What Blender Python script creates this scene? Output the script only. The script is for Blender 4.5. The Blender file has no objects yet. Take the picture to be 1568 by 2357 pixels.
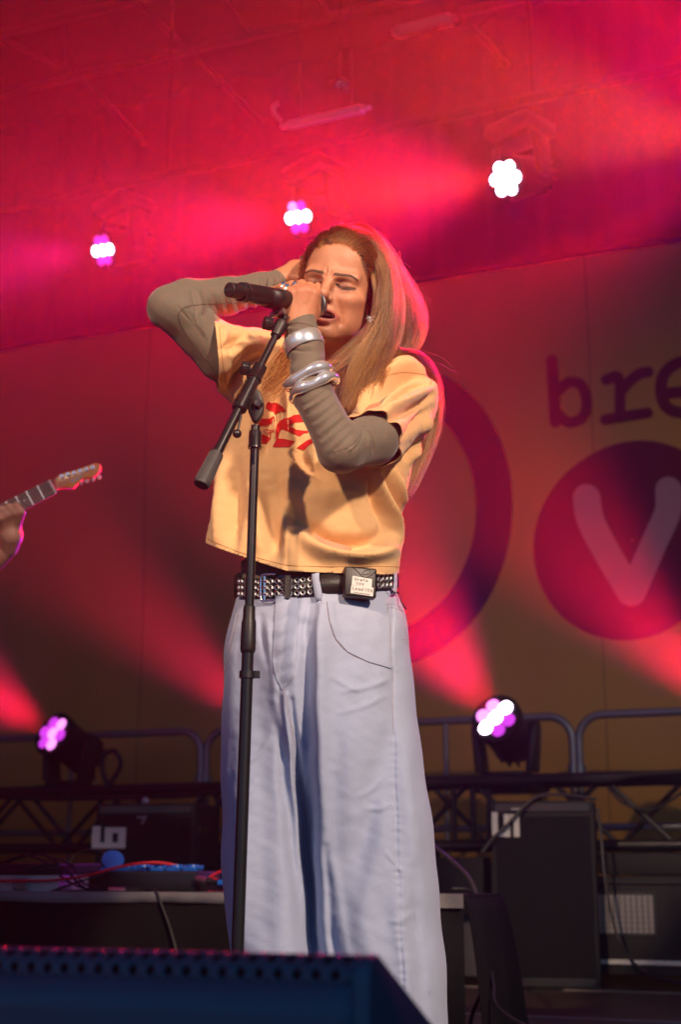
import bpy, bmesh, math, random
import numpy as np
from mathutils import Vector, Matrix, Quaternion, noise as mnoise
from mathutils.bvhtree import BVHTree
R = math.radians
rng = np.random.default_rng(7)
random.seed(7)
SC = bpy.context.scene
COL = SC.collection

# ------------------------------------------------------------------ camera, world, light, exposure
CAMZ, FPX, PITCH = 0.45, 3267.0, R(14)
FOCUS_Y = 2.50
cam_d = bpy.data.cameras.new('camera'); cam = bpy.data.objects.new('camera', cam_d); COL.objects.link(cam)
cam.location = (0, 0, CAMZ); cam.rotation_euler = (R(90) + PITCH, 0, 0)
cam_d.sensor_fit = 'HORIZONTAL'; cam_d.sensor_width = 24.0; cam_d.lens = 24.0 * FPX / 1568
cam_d.clip_start = 0.05; cam_d.clip_end = 1500
cam_d.dof.use_dof = True; cam_d.dof.focus_distance = 2.62; cam_d.dof.aperture_fstop = 3.6
cam_d.dof.aperture_blades = 9
SC.camera = cam
SC.view_settings.view_transform = 'Standard'; SC.view_settings.look = 'None'
SC.view_settings.exposure = 0; SC.view_settings.gamma = 1
SC.view_settings.use_curve_mapping = False

w = bpy.data.worlds.new('World'); SC.world = w; w.use_nodes = True
nt = w.node_tree; nt.nodes.clear()
wo = nt.nodes.new('ShaderNodeOutputWorld'); bg = nt.nodes.new('ShaderNodeBackground')
sky = nt.nodes.new('ShaderNodeTexSky'); sky.sky_type = 'NISHITA'; sky.sun_disc = False
sky.sun_elevation = R(9); sky.sun_rotation = R(20); sky.ozone_density = 6.0
bg.inputs['Strength'].default_value = 0.15
nt.links.new(sky.outputs[0], bg.inputs[0]); nt.links.new(bg.outputs[0], wo.inputs[0])

sd = bpy.data.lights.new('sun', 'SUN'); sd.energy = 0.04; sd.angle = R(10); sd.color = (0.75, 0.85, 1.0)
sun = bpy.data.objects.new('sun', sd); COL.objects.link(sun)
sun.location = (3, 9, 3); sun.rotation_euler = (R(-79), 0, R(-20))

def spot(name, loc, target, power, color, angle, blend=0.3, size=0.08, parent=None):
    l = bpy.data.lights.new(name, 'SPOT'); l.energy = power; l.color = color
    l.spot_size = R(angle); l.spot_blend = blend; l.shadow_soft_size = size
    o = bpy.data.objects.new(name, l); COL.objects.link(o)
    d = (Vector(target) - Vector(loc)).normalized()
    q = d.to_track_quat('-Z', 'Y')
    if parent is not None:
        o.parent = parent; o.location = Vector(loc) - parent.location
    else:
        o.location = loc
    o.rotation_euler = q.to_euler()
    return o

# front-of-house lanterns, the two warm keys on the singer
spot('key_lantern', (3.3, -3.2, 4.6), (0.02, 2.6, 0.98), 2800, (1.0, 0.74, 0.52), 16.5, 0.5, 0.26)
spot('key_lantern', (-3.0, -3.6, 4.7), (-0.04, 2.6, 1.50), 1900, (1.0, 0.69, 0.44), 11, 0.45, 0.14)

spot('key_lantern', (-3.4, -3.4, 4.6), (-0.86, 4.0, 1.46), 560, (1.0, 0.70, 0.42), 7, 0.6, 0.14)

spot('banner_fill', (2.4, -4.0, 4.8), (1.5, 7.0, 1.15), 540, (1.0, 0.66, 0.34), 21, 1.0, 0.14)  # added unseen lamp, a warm fill that brightens the banner

# ------------------------------------------------------------------ pixel <-> space (photo measured 1568 x 2356)
CP, SP = math.cos(PITCH), math.sin(PITCH)
def _ray(px, py):
    xx = (px - 784.0) / FPX; v = (1178.0 - py) / FPX
    return Vector((xx, CP - v * SP, SP + v * CP))
def P(px, py, Y):
    r = _ray(px, py); return Vector((0, 0, CAMZ)) + r * (Y / r.y)
YAW = 0.42
def PL(px, py, y0):                       # on the upright plane y = y0 - YAW x, parallel to the stage's rear edge
    r = _ray(px, py); return Vector((0, 0, CAMZ)) + r * (y0 / (r.y + YAW * r.x))
def proj(p):
    x, y, z = p[0], p[1], p[2] - CAMZ
    d = y * CP + z * SP; v = -y * SP + z * CP
    return 784 + FPX * x / d, 1178 - FPX * v / d
def proj_np(V):
    x, y, z = V[:, 0], V[:, 1], V[:, 2] - CAMZ
    d = y * CP + z * SP; v = -y * SP + z * CP
    return 784 + FPX * x / d, 1178 - FPX * v / d
LN = Vector((1, -YAW, 0)).normalized()    # along the rear edge (to the right)
LF = Vector((-YAW, -1, 0)).normalized()   # rear edge's normal, towards the front

# ------------------------------------------------------------------ tagging and mesh helpers
def tag(o, label=None, cat=None, group=None, kind=None):
    if label: o['label'] = label
    if cat: o['category'] = cat
    if group: o['group'] = group
    if kind: o['kind'] = kind
    return o
def thing(name, loc, label, cat, group=None):
    o = bpy.data.objects.new(name, None); COL.objects.link(o); o.location = loc
    o.empty_display_size = 0.1
    return tag(o, label, cat, group)
def wloc(o):
    v = Vector((0, 0, 0))
    while o is not None:
        v += o.location; o = o.parent
    return v
def link_mesh(name, me, material, parent=None):
    o = bpy.data.objects.new(name, me); COL.objects.link(o)
    if material: me.materials.append(material)
    if parent is not None:
        o.parent = parent
        me.transform(Matrix.Translation(-wloc(parent)))
    return o
class MB:
    def __init__(s): s.v = []; s.f = []
    def add(s, vs, fs):
        b = len(s.v); s.v.extend(tuple(v) for v in vs); s.f.extend(tuple(i + b for i in f) for f in fs); return s
    def box(s, c, size, ax=None):          # ax: three unit axes
        c = Vector(c); ax = ax or (Vector((1, 0, 0)), Vector((0, 1, 0)), Vector((0, 0, 1)))
        h = [a * (k / 2) for a, k in zip(ax, size)]
        vs = [c + h[0] * i + h[1] * j + h[2] * k for i in (-1, 1) for j in (-1, 1) for k in (-1, 1)]
        return s.add(vs, [(0, 1, 3, 2), (4, 6, 7, 5), (0, 4, 5, 1), (2, 3, 7, 6), (0, 2, 6, 4), (1, 5, 7, 3)])
    def cyl(s, a, b, r0, r1=None, n=16, caps=True):
        return s.tube([a, b], [r0, r0 if r1 is None else r1], n, caps)
    def tube(s, pts, r, n=10, caps=True, closed=False):
        pts = [Vector(p) for p in pts]; m = len(pts)
        rs = list(r) if hasattr(r, '__len__') else [r] * m
        t0 = (pts[1] - pts[0]).normalized()
        up = Vector((0, 0, 1)) if abs(t0.z) < 0.9 else Vector((1, 0, 0))
        nrm = (up - t0 * up.dot(t0)).normalized(); vs = []
        for i in range(m):
            if closed: t = (pts[(i + 1) % m] - pts[i - 1]).normalized()
            else: t = (pts[min(i + 1, m - 1)] - pts[max(i - 1, 0)])
            t = t.normalized() if t.length > 1e-9 else t0
            nrm = (nrm - t * nrm.dot(t)).normalized(); bn = t.cross(nrm)
            for k in range(n):
                a = 2 * math.pi * k / n
                vs.append(pts[i] + (nrm * math.cos(a) + bn * math.sin(a)) * rs[i])
        fs = []
        for i in range(m if closed else m - 1):
            j = (i + 1) % m
            for k in range(n):
                l = (k + 1) % n
                fs.append((i * n + k, i * n + l, j * n + l, j * n + k))
        if caps and not closed:
            fs.append(tuple(range(n - 1, -1, -1))); fs.append(tuple((m - 1) * n + k for k in range(n)))
        return s.add(vs, fs)
    def lathe(s, prof, o, axis, n=24, x=None):   # prof: (t along axis, r)
        axis = Vector(axis).normalized(); o = Vector(o)
        return s.tube([o + axis * (t + i * 1e-6) for i, (t, r) in enumerate(prof)], [max(r, 1e-5) for t, r in prof], n, True)
    def prism(s, poly, d, o=None):          # poly: list of 3-D points, extruded by vector d
        n = len(poly); d = Vector(d); poly = [Vector(p) for p in poly]
        vs = poly + [p + d for p in poly]
        fs = [tuple(range(n)), tuple(range(2 * n - 1, n - 1, -1))] + [((i + 1) % n, i, n + i, n + (i + 1) % n) for i in range(n)]
        return s.add(vs, fs)
    def ball(s, c, r, n=12, m=8, sc=(1, 1, 1)):
        c = Vector(c); vs = []; fs = []
        for i in range(1, m):
            th = math.pi * i / m
            for k in range(n):
                a = 2 * math.pi * k / n
                vs.append(c + Vector((math.sin(th) * math.cos(a) * sc[0], math.sin(th) * math.sin(a) * sc[1], math.cos(th) * sc[2])) * r)
        t = len(vs); vs += [c + Vector((0, 0, r * sc[2])), c - Vector((0, 0, r * sc[2]))]
        for i in range(m - 2):
            for k in range(n):
                l = (k + 1) % n; fs.append((i * n + k, (i + 1) * n + k, (i + 1) * n + l, i * n + l))
        for k in range(n):
            l = (k + 1) % n; fs.append((t, k, l)); fs.append((t + 1, (m - 2) * n + l, (m - 2) * n + k))
        return s.add(vs, fs)
    def grid(s, pts, nu, nv, closed_u=False):
        fs = []
        for j in range(nv - 1):
            for i in range(nu if closed_u else nu - 1):
                k = (i + 1) % nu
                fs.append((j * nu + i, j * nu + k, (j + 1) * nu + k, (j + 1) * nu + i))
        return s.add(pts, fs)
    def build(s, name, material, parent=None, smooth=False, bevel=0, seg=2, auto=None):
        me = bpy.data.meshes.new(name); me.from_pydata(s.v, [], s.f); me.update()
        bm = bmesh.new(); bm.from_mesh(me)
        bmesh.ops.recalc_face_normals(bm, faces=bm.faces[:])
        if bevel:
            ed = [e for e in bm.edges if len(e.link_faces) == 2 and e.calc_face_angle() > R(35)]
            bmesh.ops.bevel(bm, geom=ed, offset=bevel, segments=seg, affect='EDGES', profile=0.5, clamp_overlap=True)
        if smooth:
            for f in bm.faces: f.smooth = True
            for e in bm.edges:
                if len(e.link_faces) == 2 and e.calc_face_angle() > R(auto or 40): e.smooth = False
        bm.to_mesh(me); bm.free()
        return link_mesh(name, me, material, parent)
def spline(pts, n):
    """Catmull-Rom through the points, n samples"""
    A = np.array([tuple(p) for p in pts], float); m = len(A)
    if m == 2: return [Vector(A[0] + (A[1] - A[0]) * t) for t in np.linspace(0, 1, n)]
    A = np.vstack([2 * A[0] - A[1], A, 2 * A[-1] - A[-2]]); out = []
    for t in np.linspace(0, m - 1 - 1e-6, n):
        i = int(t); u = t - i; a, b, c, d = A[i:i + 4]
        out.append(0.5 * (2 * b + (c - a) * u + (2 * a - 5 * b + 4 * c - d) * u * u + (3 * b - a - 3 * c + d) * u ** 3))
    if A.shape[1] == 3: return [Vector(o) for o in out]
    return out

# ------------------------------------------------------------------ materials
MATS = {}
def mat(name, color, rough=0.5, metal=0.0, var=0.15, scale=6.0, bump=0.0, bscale=60.0, emit=None, estr=0.0, spec=0.5, sheen=0.0,
        trans=0.0, sss=0.0, coat=0.0, rvar=0.0, alpha=None):
    m = bpy.data.materials.new(name); m.use_nodes = True; n = m.node_tree.nodes; L = m.node_tree.links
    b = n['Principled BSDF']; b.inputs['Roughness'].default_value = rough; b.inputs['Metallic'].default_value = metal
    b.inputs['Specular IOR Level'].default_value = spec
    if sheen: b.inputs['Sheen Weight'].default_value = sheen
    if trans: b.inputs['Transmission Weight'].default_value = trans
    if coat: b.inputs['Coat Weight'].default_value = coat; b.inputs['Coat Roughness'].default_value = 0.15
    tc = n.new('ShaderNodeTexCoord')
    if var > 0:
        nz = n.new('ShaderNodeTexNoise'); nz.inputs['Scale'].default_value = scale; nz.inputs['Detail'].default_value = 6
        mx = n.new('ShaderNodeMix'); mx.data_type = 'RGBA'
        mx.inputs[6].default_value = tuple(c * (1 - var) for c in color) + (1,)
        mx.inputs[7].default_value = tuple(min(1, c * (1 + var)) for c in color) + (1,)
        L.new(tc.outputs['Object'], nz.inputs['Vector']); L.new(nz.outputs['Fac'], mx.inputs[0]); L.new(mx.outputs[2], b.inputs['Base Color'])
        if rvar:
            mr = n.new('ShaderNodeMapRange'); mr.inputs[3].default_value = rough - rvar; mr.inputs[4].default_value = rough + rvar
            L.new(nz.outputs['Fac'], mr.inputs[0]); L.new(mr.outputs[0], b.inputs['Roughness'])
    else:
        b.inputs['Base Color'].default_value = tuple(color) + (1,)
    if bump:
        nb = n.new('ShaderNodeTexNoise'); nb.inputs['Scale'].default_value = bscale; nb.inputs['Detail'].default_value = 5
        bp = n.new('ShaderNodeBump'); bp.inputs['Strength'].default_value = bump; bp.inputs['Distance'].default_value = 0.01
        L.new(tc.outputs['Object'], nb.inputs['Vector']); L.new(nb.outputs['Fac'], bp.inputs['Height']); L.new(bp.outputs[0], b.inputs['Normal'])
    if emit is not None:
        b.inputs['Emission Color'].default_value = tuple(emit) + (1,); b.inputs['Emission Strength'].default_value = estr
    MATS[name] = m
    return m
M = MATS
mat('black_plastic', (0.012, 0.012, 0.013), 0.42, bump=0.06, bscale=300, rvar=0.1)
mat('black_matt', (0.010, 0.010, 0.011), 0.75, bump=0.1, bscale=120)
mat('black_metal', (0.014, 0.014, 0.016), 0.32, metal=0.0, rvar=0.1, coat=0.3)
mat('stand_paint', (0.010, 0.010, 0.011), 0.30, rvar=0.08, bump=0.03, bscale=500)
mat('truss_paint', (0.016, 0.015, 0.018), 0.40, rvar=0.12, scale=12, bump=0.04, bscale=90)
mat('galvanised', (0.30, 0.30, 0.32), 0.42, metal=0.55, rvar=0.12, scale=20)
mat('chrome', (0.80, 0.80, 0.81), 0.17, metal=1.0, var=0.05)
mat('silver', (0.78, 0.77, 0.75), 0.34, metal=1.0, var=0.08, scale=60)
mat('aluminium', (0.62, 0.62, 0.63), 0.35, metal=0.3, rvar=0.1, scale=30)
mat('black_cloth', (0.005, 0.005, 0.006), 0.95, bump=0.25, bscale=220, spec=0.2)
mat('grey_cloth', (0.20, 0.18, 0.185), 0.9, bump=0.2, bscale=160)
mat('grille_foam', (0.010, 0.010, 0.012), 0.8, bump=0.5, bscale=420)
mat('white_tape', (0.72, 0.70, 0.68), 0.7, var=0.08, scale=30, bump=0.1, bscale=80)
mat('grey_mark', (0.35, 0.35, 0.36), 0.5)
mat('blue_plastic', (0.012, 0.14, 0.58), 0.38, rvar=0.08)
mat('red_rubber', (0.62, 0.012, 0.018), 0.45, scale=30)
mat('black_rubber', (0.013, 0.013, 0.014), 0.55, scale=30)
mat('grey_rubber', (0.05, 0.048, 0.05), 0.55, scale=30)
mat('wedge_navy', (0.014, 0.075, 0.125), 0.46, bump=0.12, bscale=260, rvar=0.08, scale=9)  # navy base colour over the wedge's outer panels
mat('hole_dark', (0.002, 0.002, 0.002), 0.9, var=0)
mat('red_glass', (0.3, 0.01, 0.02), 0.3)
# ------------------------------------------------------------------ the setting
def deck_material():
    m = mat('deck_plywood', (0.060, 0.036, 0.026), 0.55, var=0.35, scale=3.0, bump=0.1, bscale=50, rvar=0.15)
    n = m.node_tree.nodes; L = m.node_tree.links
    nz = [k for k in n if k.type == 'TEX_NOISE'][0]
    mp = n.new('ShaderNodeMapping'); mp.inputs['Scale'].default_value = (1, 14, 1)
    tc = [k for k in n if k.type == 'TEX_COORD'][0]
    L.new(tc.outputs['Object'], mp.inputs[0]); L.new(mp.outputs[0], nz.inputs['Vector'])
    return m
deck_material()
mat('deck_edge', (0.30, 0.26, 0.22), 0.5, var=0.2, scale=15)
mat('field', (0.035, 0.045, 0.022), 0.95, var=0.4, scale=0.4, bump=0.4, bscale=8)
g = MB().add([(-700, -700, -1.3), (700, -700, -1.3), (700, 700, -1.3), (-700, 700, -1.3)], [(0, 1, 2, 3)]).build('ground', M['field'])
tag(g, kind='structure')
# the stage: a floor of plywood deck panels in aluminium edging, laid along the rear edge
floor = MB().box((0, 4.0, -0.07), (9.6, 10.4, 0.10)).build('stage_floor', M['black_matt']); tag(floor, kind='structure')
FC = PL(784, 2340, 4.87)                  # a seam of the photograph passes here
pw, pl = 2.0, 1.0
me_p = None
for i in range(-3, 4):
    for j in range(-5, 5):
        c = Vector((FC.x, FC.y, 0)) + LN * ((i + 0.35) * pw) - LF * ((j + 0.5) * pl)
        if not (-4.2 < c.x < 4.2 and -0.4 < c.y < 9.0): continue
        if me_p is None:
            o = MB().box((0, 0, 0), (pw - 0.008, pl - 0.008, 0.018)).build('deck_panel', M['deck_plywood'], None, bevel=0.002)
            me_p = o.data
            e = MB()
            for s in (-1, 1):
                e.box((0, s * (pl / 2 - 0.012), 0.0105), (pw - 0.02, 0.014, 0.004))
            ed = e.build('edge_strip', M['deck_edge'])
        else:
            o = bpy.data.objects.new('deck_panel', me_p); COL.objects.link(o)
            ed = bpy.data.objects.new('edge_strip', ed.data); COL.objects.link(ed)
        o.parent = floor; o.location = (c.x, c.y, -0.009); o.rotation_euler = (0, 0, -math.atan(YAW))
        ed.parent = o
# skirt below the stage edge is part of the floor slab's own box; black drapes close the sides and the rear
mat('black_drape', (0.004, 0.004, 0.0045), 0.95, bump=0.3, bscale=30, spec=0.15)
def drape(name, a, b, z0, z1, label, cat, m, amp=0.05, per=0.35, folds=True):
    a = Vector(a); b = Vector(b); L_ = (b - a).length; n = max(8, int(L_ / per * 8)); d = (b - a) / L_
    nn = Vector((-d.y, d.x, 0)); pts = []
    for z in (z0, z1):
        for i in range(n + 1):
            s = L_ * i / n
            off = amp * math.sin(2 * math.pi * s / per + 0.8 * math.sin(s * 2.1))
            pts.append((a + d * s + nn * off) + Vector((0, 0, z)))
    o = MB().grid(pts, n + 1, 2).build(name, m, None, smooth=True, auto=80)
    sm = o.modifiers.new('t', 'SOLIDIFY'); sm.thickness = 0.004
    return tag(o, label, cat)
LFT = PL(784, 2000, 8.3) - LN * 4.8; RGT = PL(784, 2000, 8.3) + LN * 4.6
drape('rear_drape', (LFT.x, LFT.y, 0), (RGT.x, RGT.y, 0), 0.0, 5.6, 'black rear stage drape hanging behind the festival banner', 'drape', M['black_drape'])
drape('side_drape', (LFT.x + .1, LFT.y - .1, 0), (-4.5, 1.0, 0), 0.0, 5.6, 'black side drape closing the stage beyond the guitarist', 'drape', M['black_drape'])
drape('side_drape', (RGT.x - .1, RGT.y - .15, 0), (4.6, 1.0, 0), 0.0, 5.6, 'black side drape closing the stage beyond the speaker numbered 5', 'drape', M['black_drape'])
mat('roof_skin', (0.012, 0.011, 0.012), 0.7, bump=0.15, bscale=10)
rf = MB().box((0, 5.0, 5.66), (10.4, 10.4, 0.04)).build('stage_roof', M['roof_skin']); tag(rf, kind='structure')

# roof beams, pale tubes seen through the smoke, and their braces
mat('roof_tube', (0.09, 0.085, 0.09), 0.5, metal=0.2, rvar=0.1)
def beam(a, b, r, braces, label, y0):
    A = PL(*a, y0); B = PL(*b, y0); t = thing('roof_beam', (A + B) / 2, label, 'roof beam', 'roof beams above the stage')
    MB().tube([A, B], r, 12).build('chord', M['roof_tube'], t, smooth=True)
    for (p, q) in braces:
        MB().tube([PL(*p, y0), PL(*q, y0 - 0.01)], r * 0.6, 8).build('brace', M['roof_tube'], t, smooth=True)
beam((-260, 145), (700, -100), 0.030, [((-10, 85), (190, 175))], 'pale roof tube crossing the top left corner in red smoke', 7.1)
beam((-200, 262), (1250, -72), 0.026, [((185, 172), (330, 330)), ((322, 8), (425, 112)), ((505, -20), (585, 80)), ((440, 118), (600, 280)), ((720, -20), (760, 38)), ((150, 60), (150, 180))],
     'long pale roof tube with diagonal braces above the singer in red smoke', 7.0)
beam((1060, 30), (1500, -72), 0.024, [((1090, 60), (1170, 155))], 'short pale roof tube near the top right in red smoke', 7.0)

# work lights hanging from the roof: long pale battens, a small clamp
mat('pale_housing', (0.62, 0.58, 0.57), 0.4, var=0.1, scale=20)
def batten(a, b, y0, h, dz, label, tilt=0.0, hook=None):
    A = PL(*a, y0); B = PL(*b, y0); t = thing('strip_light', (A + B) / 2, label, 'strip light', 'strip lights under the roof')
    ax = (B - A).normalized(); f = LF.copy(); f = (f - ax * f.dot(ax)).normalized()
    f = (f + Vector((0, 0, -tilt))).normalized(); f = (f - ax * f.dot(ax)).normalized(); u = f.cross(ax)
    if u.z < 0: u = -u
    L_ = (B - A).length
    MB().box((A + B) / 2, (L_ * 0.86, dz, h), (ax, f, u)).build('housing', M['pale_housing'], t, bevel=0.006)
    MB().box(B - ax * L_ * 0.03, (L_ * 0.07, dz * .6, h * .45), (ax, f, u)).build('end_bracket', M['pale_housing'], t, bevel=0.004)
    MB().box(A + ax * L_ * 0.03, (L_ * 0.06, dz * .8, h * .7), (ax, f, u)).build('end_cap', M['pale_housing'], t, bevel=0.006)
    for k in (0.2, 0.8):
        q = A + ax * L_ * k
        MB().tube([q, q + Vector((0, 0.05, 5.62 - q.z))], 0.004, 6).build('hanger', M['black_metal'], t)
    if hook:
        MB().tube(spline([PL(*h_, y0 - .02) for h_ in hook], 10), 0.010, 8).build('hook', M['pale_housing'], t, smooth=True)
batten((650, 292), (850, 248), 5.9, 0.036, 0.07, 'pale tilted strip light below the bright clamp, lit by the front lamps', 0.5, [(648, 280), (632, 262), (630, 246), (640, 238)])
batten((905, 78), (1050, 42), 6.6, 0.050, 0.06, 'dim strip light near the top edge in dark red smoke', 0.2)
c0 = PL(783, 197, 5.9)
t = thing('pipe_clamp', c0, 'small bright metal pipe clamp above the pale tilted strip light', 'clamp')
MB().tube(spline([PL(762, 194, 5.9), PL(776, 190, 5.88), PL(790, 186, 5.9), PL(797, 196, 5.9)], 10), 0.012, 8).build('jaw', M['silver'], t, smooth=True)
MB().tube([PL(788, 190, 5.9), PL(800, 210, 5.89)], 0.010, 8).build('bolt', M['silver'], t, smooth=True)
MB().ball(PL(781, 193, 5.87), 0.020, 12, 8).build('wing_nut', M['chrome'], t, smooth=True)
MB().tube([c0 + Vector((0, 0.03, 0.01)), (c0.x, c0.y + 0.04, 5.63)], 0.006, 6).build('hanger', M['black_metal'], t)

# ------------------------------------------------------------------ the festival banner
BY = 7.6
mat('banner_cloth', (0.66, 0.35, 0.075), 0.85, var=0.10, scale=2.2, bump=0.25, bscale=7)
mat('banner_purple', (0.045, 0.018, 0.065), 0.85, var=0.12, scale=3, bump=0.2, bscale=7)
mat('banner_red', (0.16, 0.008, 0.035), 0.85, var=0.12, scale=3, bump=0.2, bscale=7)
mat('banner_pink', (0.52, 0.26, 0.33), 0.85, var=0.1, scale=3, bump=0.2, bscale=7)
banner = thing('festival_banner', PL(784, 1900, BY), 'large ochre festival banner with round dark emblems and lettering behind the stage', 'banner')
def wave(s, z):
    return 0.016 * math.sin(s * 2.3 + 0.5 * math.sin(z * 1.3)) + 0.010 * math.sin(z * 3.1 + s * 0.7) + 0.006 * math.sin(s * 9 + z * 2)
B0 = PL(784, 2000, BY); B0.z = 0
def bw(s, z, lift=0.0): return B0 + LN * s + Vector((0, 0, z)) + LF * (wave(s, z) + lift)
def bsz(px, py):
    q = PL(px, py, BY); return (q - B0).dot(LN), q.z
NU, NV = 150, 70
BTOP = bsz(1300, 600)[1]
# sewn from four lengths of cloth, each its own panel
ss = [-4.4, -1.25, 0.35, 1.42, 4.2]
for a, b in zip(ss[:-1], ss[1:]):
    nu = max(8, int((b - a) / 8.6 * NU))
    pts = [bw(a + 0.0015 + (b - a - 0.003) * i / (nu - 1), 0.30 + (BTOP - 0.30) * j / (NV - 1)) for j in range(NV) for i in range(nu)]
    MB().grid(pts, nu, NV).build('cloth_panel', M['banner_cloth'], banner, smooth=True, auto=85)
MB().tube([bw(-4.4, BTOP + 0.03), bw(0, BTOP + 0.03), bw(4.2, BTOP + 0.03)], 0.02, 10).build('top_pipe', M['black_drape'], banner, smooth=True)
def strip_mesh(center, width, n, lift=0.005):
    """a printed stroke: centre line in (px,py), width in px, round ends"""
    C = np.array(spline([np.array(c, float) for c in center], n)); mb = MB(); L_, Rr = [], []
    for i in range(n):
        t = C[min(i + 1, n - 1)] - C[max(i - 1, 0)]; t = t / np.linalg.norm(t); nn = np.array([-t[1], t[0]])
        L_.append(C[i] + nn * width / 2); Rr.append(C[i] - nn * width / 2)
    pts = [bw(*bsz(*p), lift) for p in L_] + [bw(*bsz(*p), lift) for p in Rr]
    mb.add(pts, [(i, i + 1, n + i + 1, n + i) for i in range(n - 1)])
    for e, s in ((0, -1), (n - 1, 1)):
        t = (C[e] - C[e - s]); t = t / np.linalg.norm(t); nn = np.array([-t[1], t[0]])
        arc = [C[e] + (nn * math.cos(a) + t * math.sin(a)) * width / 2 for a in np.linspace(0, math.pi, 9)]
        k = [bw(*bsz(*p), lift) for p in [C[e]] + arc]
        mb.add(k, [(0, i, i + 1) for i in range(1, 9)])
    return mb
def print_on(name, mb, m):
    o = mb.build(name, m, banner, smooth=True); return o
def ring_mesh(outer, inner, lift, n=96, rows=8):
    pts = []
    for k in range(rows):
        u = k / (rows - 1)
        for i in range(n):
            a = 2 * math.pi * i / n
            p = outer(a) * (1 - u) + inner(a) * u
            pts.append(bw(*bsz(*p), lift))
    return MB().grid(pts, n, rows, True)
ell = lambda cx, cy, rx, ry, sk=0.0: (lambda a: np.array([cx + rx * math.cos(a) + sk * ry * math.sin(a), cy + ry * math.sin(a) - 0.10 * rx * math.cos(a)]))
print_on('emblem_ring', ring_mesh(ell(905, 1190, 279, 345), ell(893, 1190, 206, 262), 0.005), M['banner_purple'])
print_on('emblem_disc', ring_mesh(ell(1456, 1243, 225, 228), ell(1456, 1243, 2, 2), 0.005, rows=14), M['banner_red'])
print_on('letter_v', strip_mesh([(1352, 1146), (1362, 1200), (1400, 1275), (1452, 1363)], 62, 40, 0.010), M['banner_pink'])
print_on('letter_v', strip_mesh([(1540, 1128), (1538, 1180), (1505, 1255), (1457, 1363)], 60, 40, 0.0125), M['banner_pink'])
print_on('letter_b', strip_mesh([(1271, 830), (1280, 972)], 27, 20, 0.005), M['banner_red'])
print_on('letter_b', strip_mesh([(1284, 935), (1308, 912), (1338, 906), (1352, 925), (1349, 958), (1330, 972), (1300, 968), (1284, 945)], 25, 48, 0.0075).__class__() if False else strip_mesh([(1284, 902), (1310, 880), (1338, 886), (1350, 915), (1350, 945), (1336, 966), (1308, 972), (1284, 952)], 25, 48, 0.0075), M['banner_red'])
print_on('letter_r', strip_mesh([(1396, 874), (1425, 872), (1428, 960)], 25, 30, 0.005), M['banner_red'])
print_on('letter_r', strip_mesh([(1428, 905), (1448, 880), (1472, 860), (1492, 855)], 25, 24, 0.0075), M['banner_red'])
print_on('letter_r', strip_mesh([(1394, 966), (1492, 950)], 24, 20, 0.010), M['banner_red'])
print_on('letter_e', strip_mesh([(1524, 905), (1640, 888), (1640, 850), (1605, 828), (1560, 832), (1528, 860), (1522, 905), (1540, 940), (1590, 948), (1640, 925)], 27, 80, 0.005), M['banner_red'])
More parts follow.
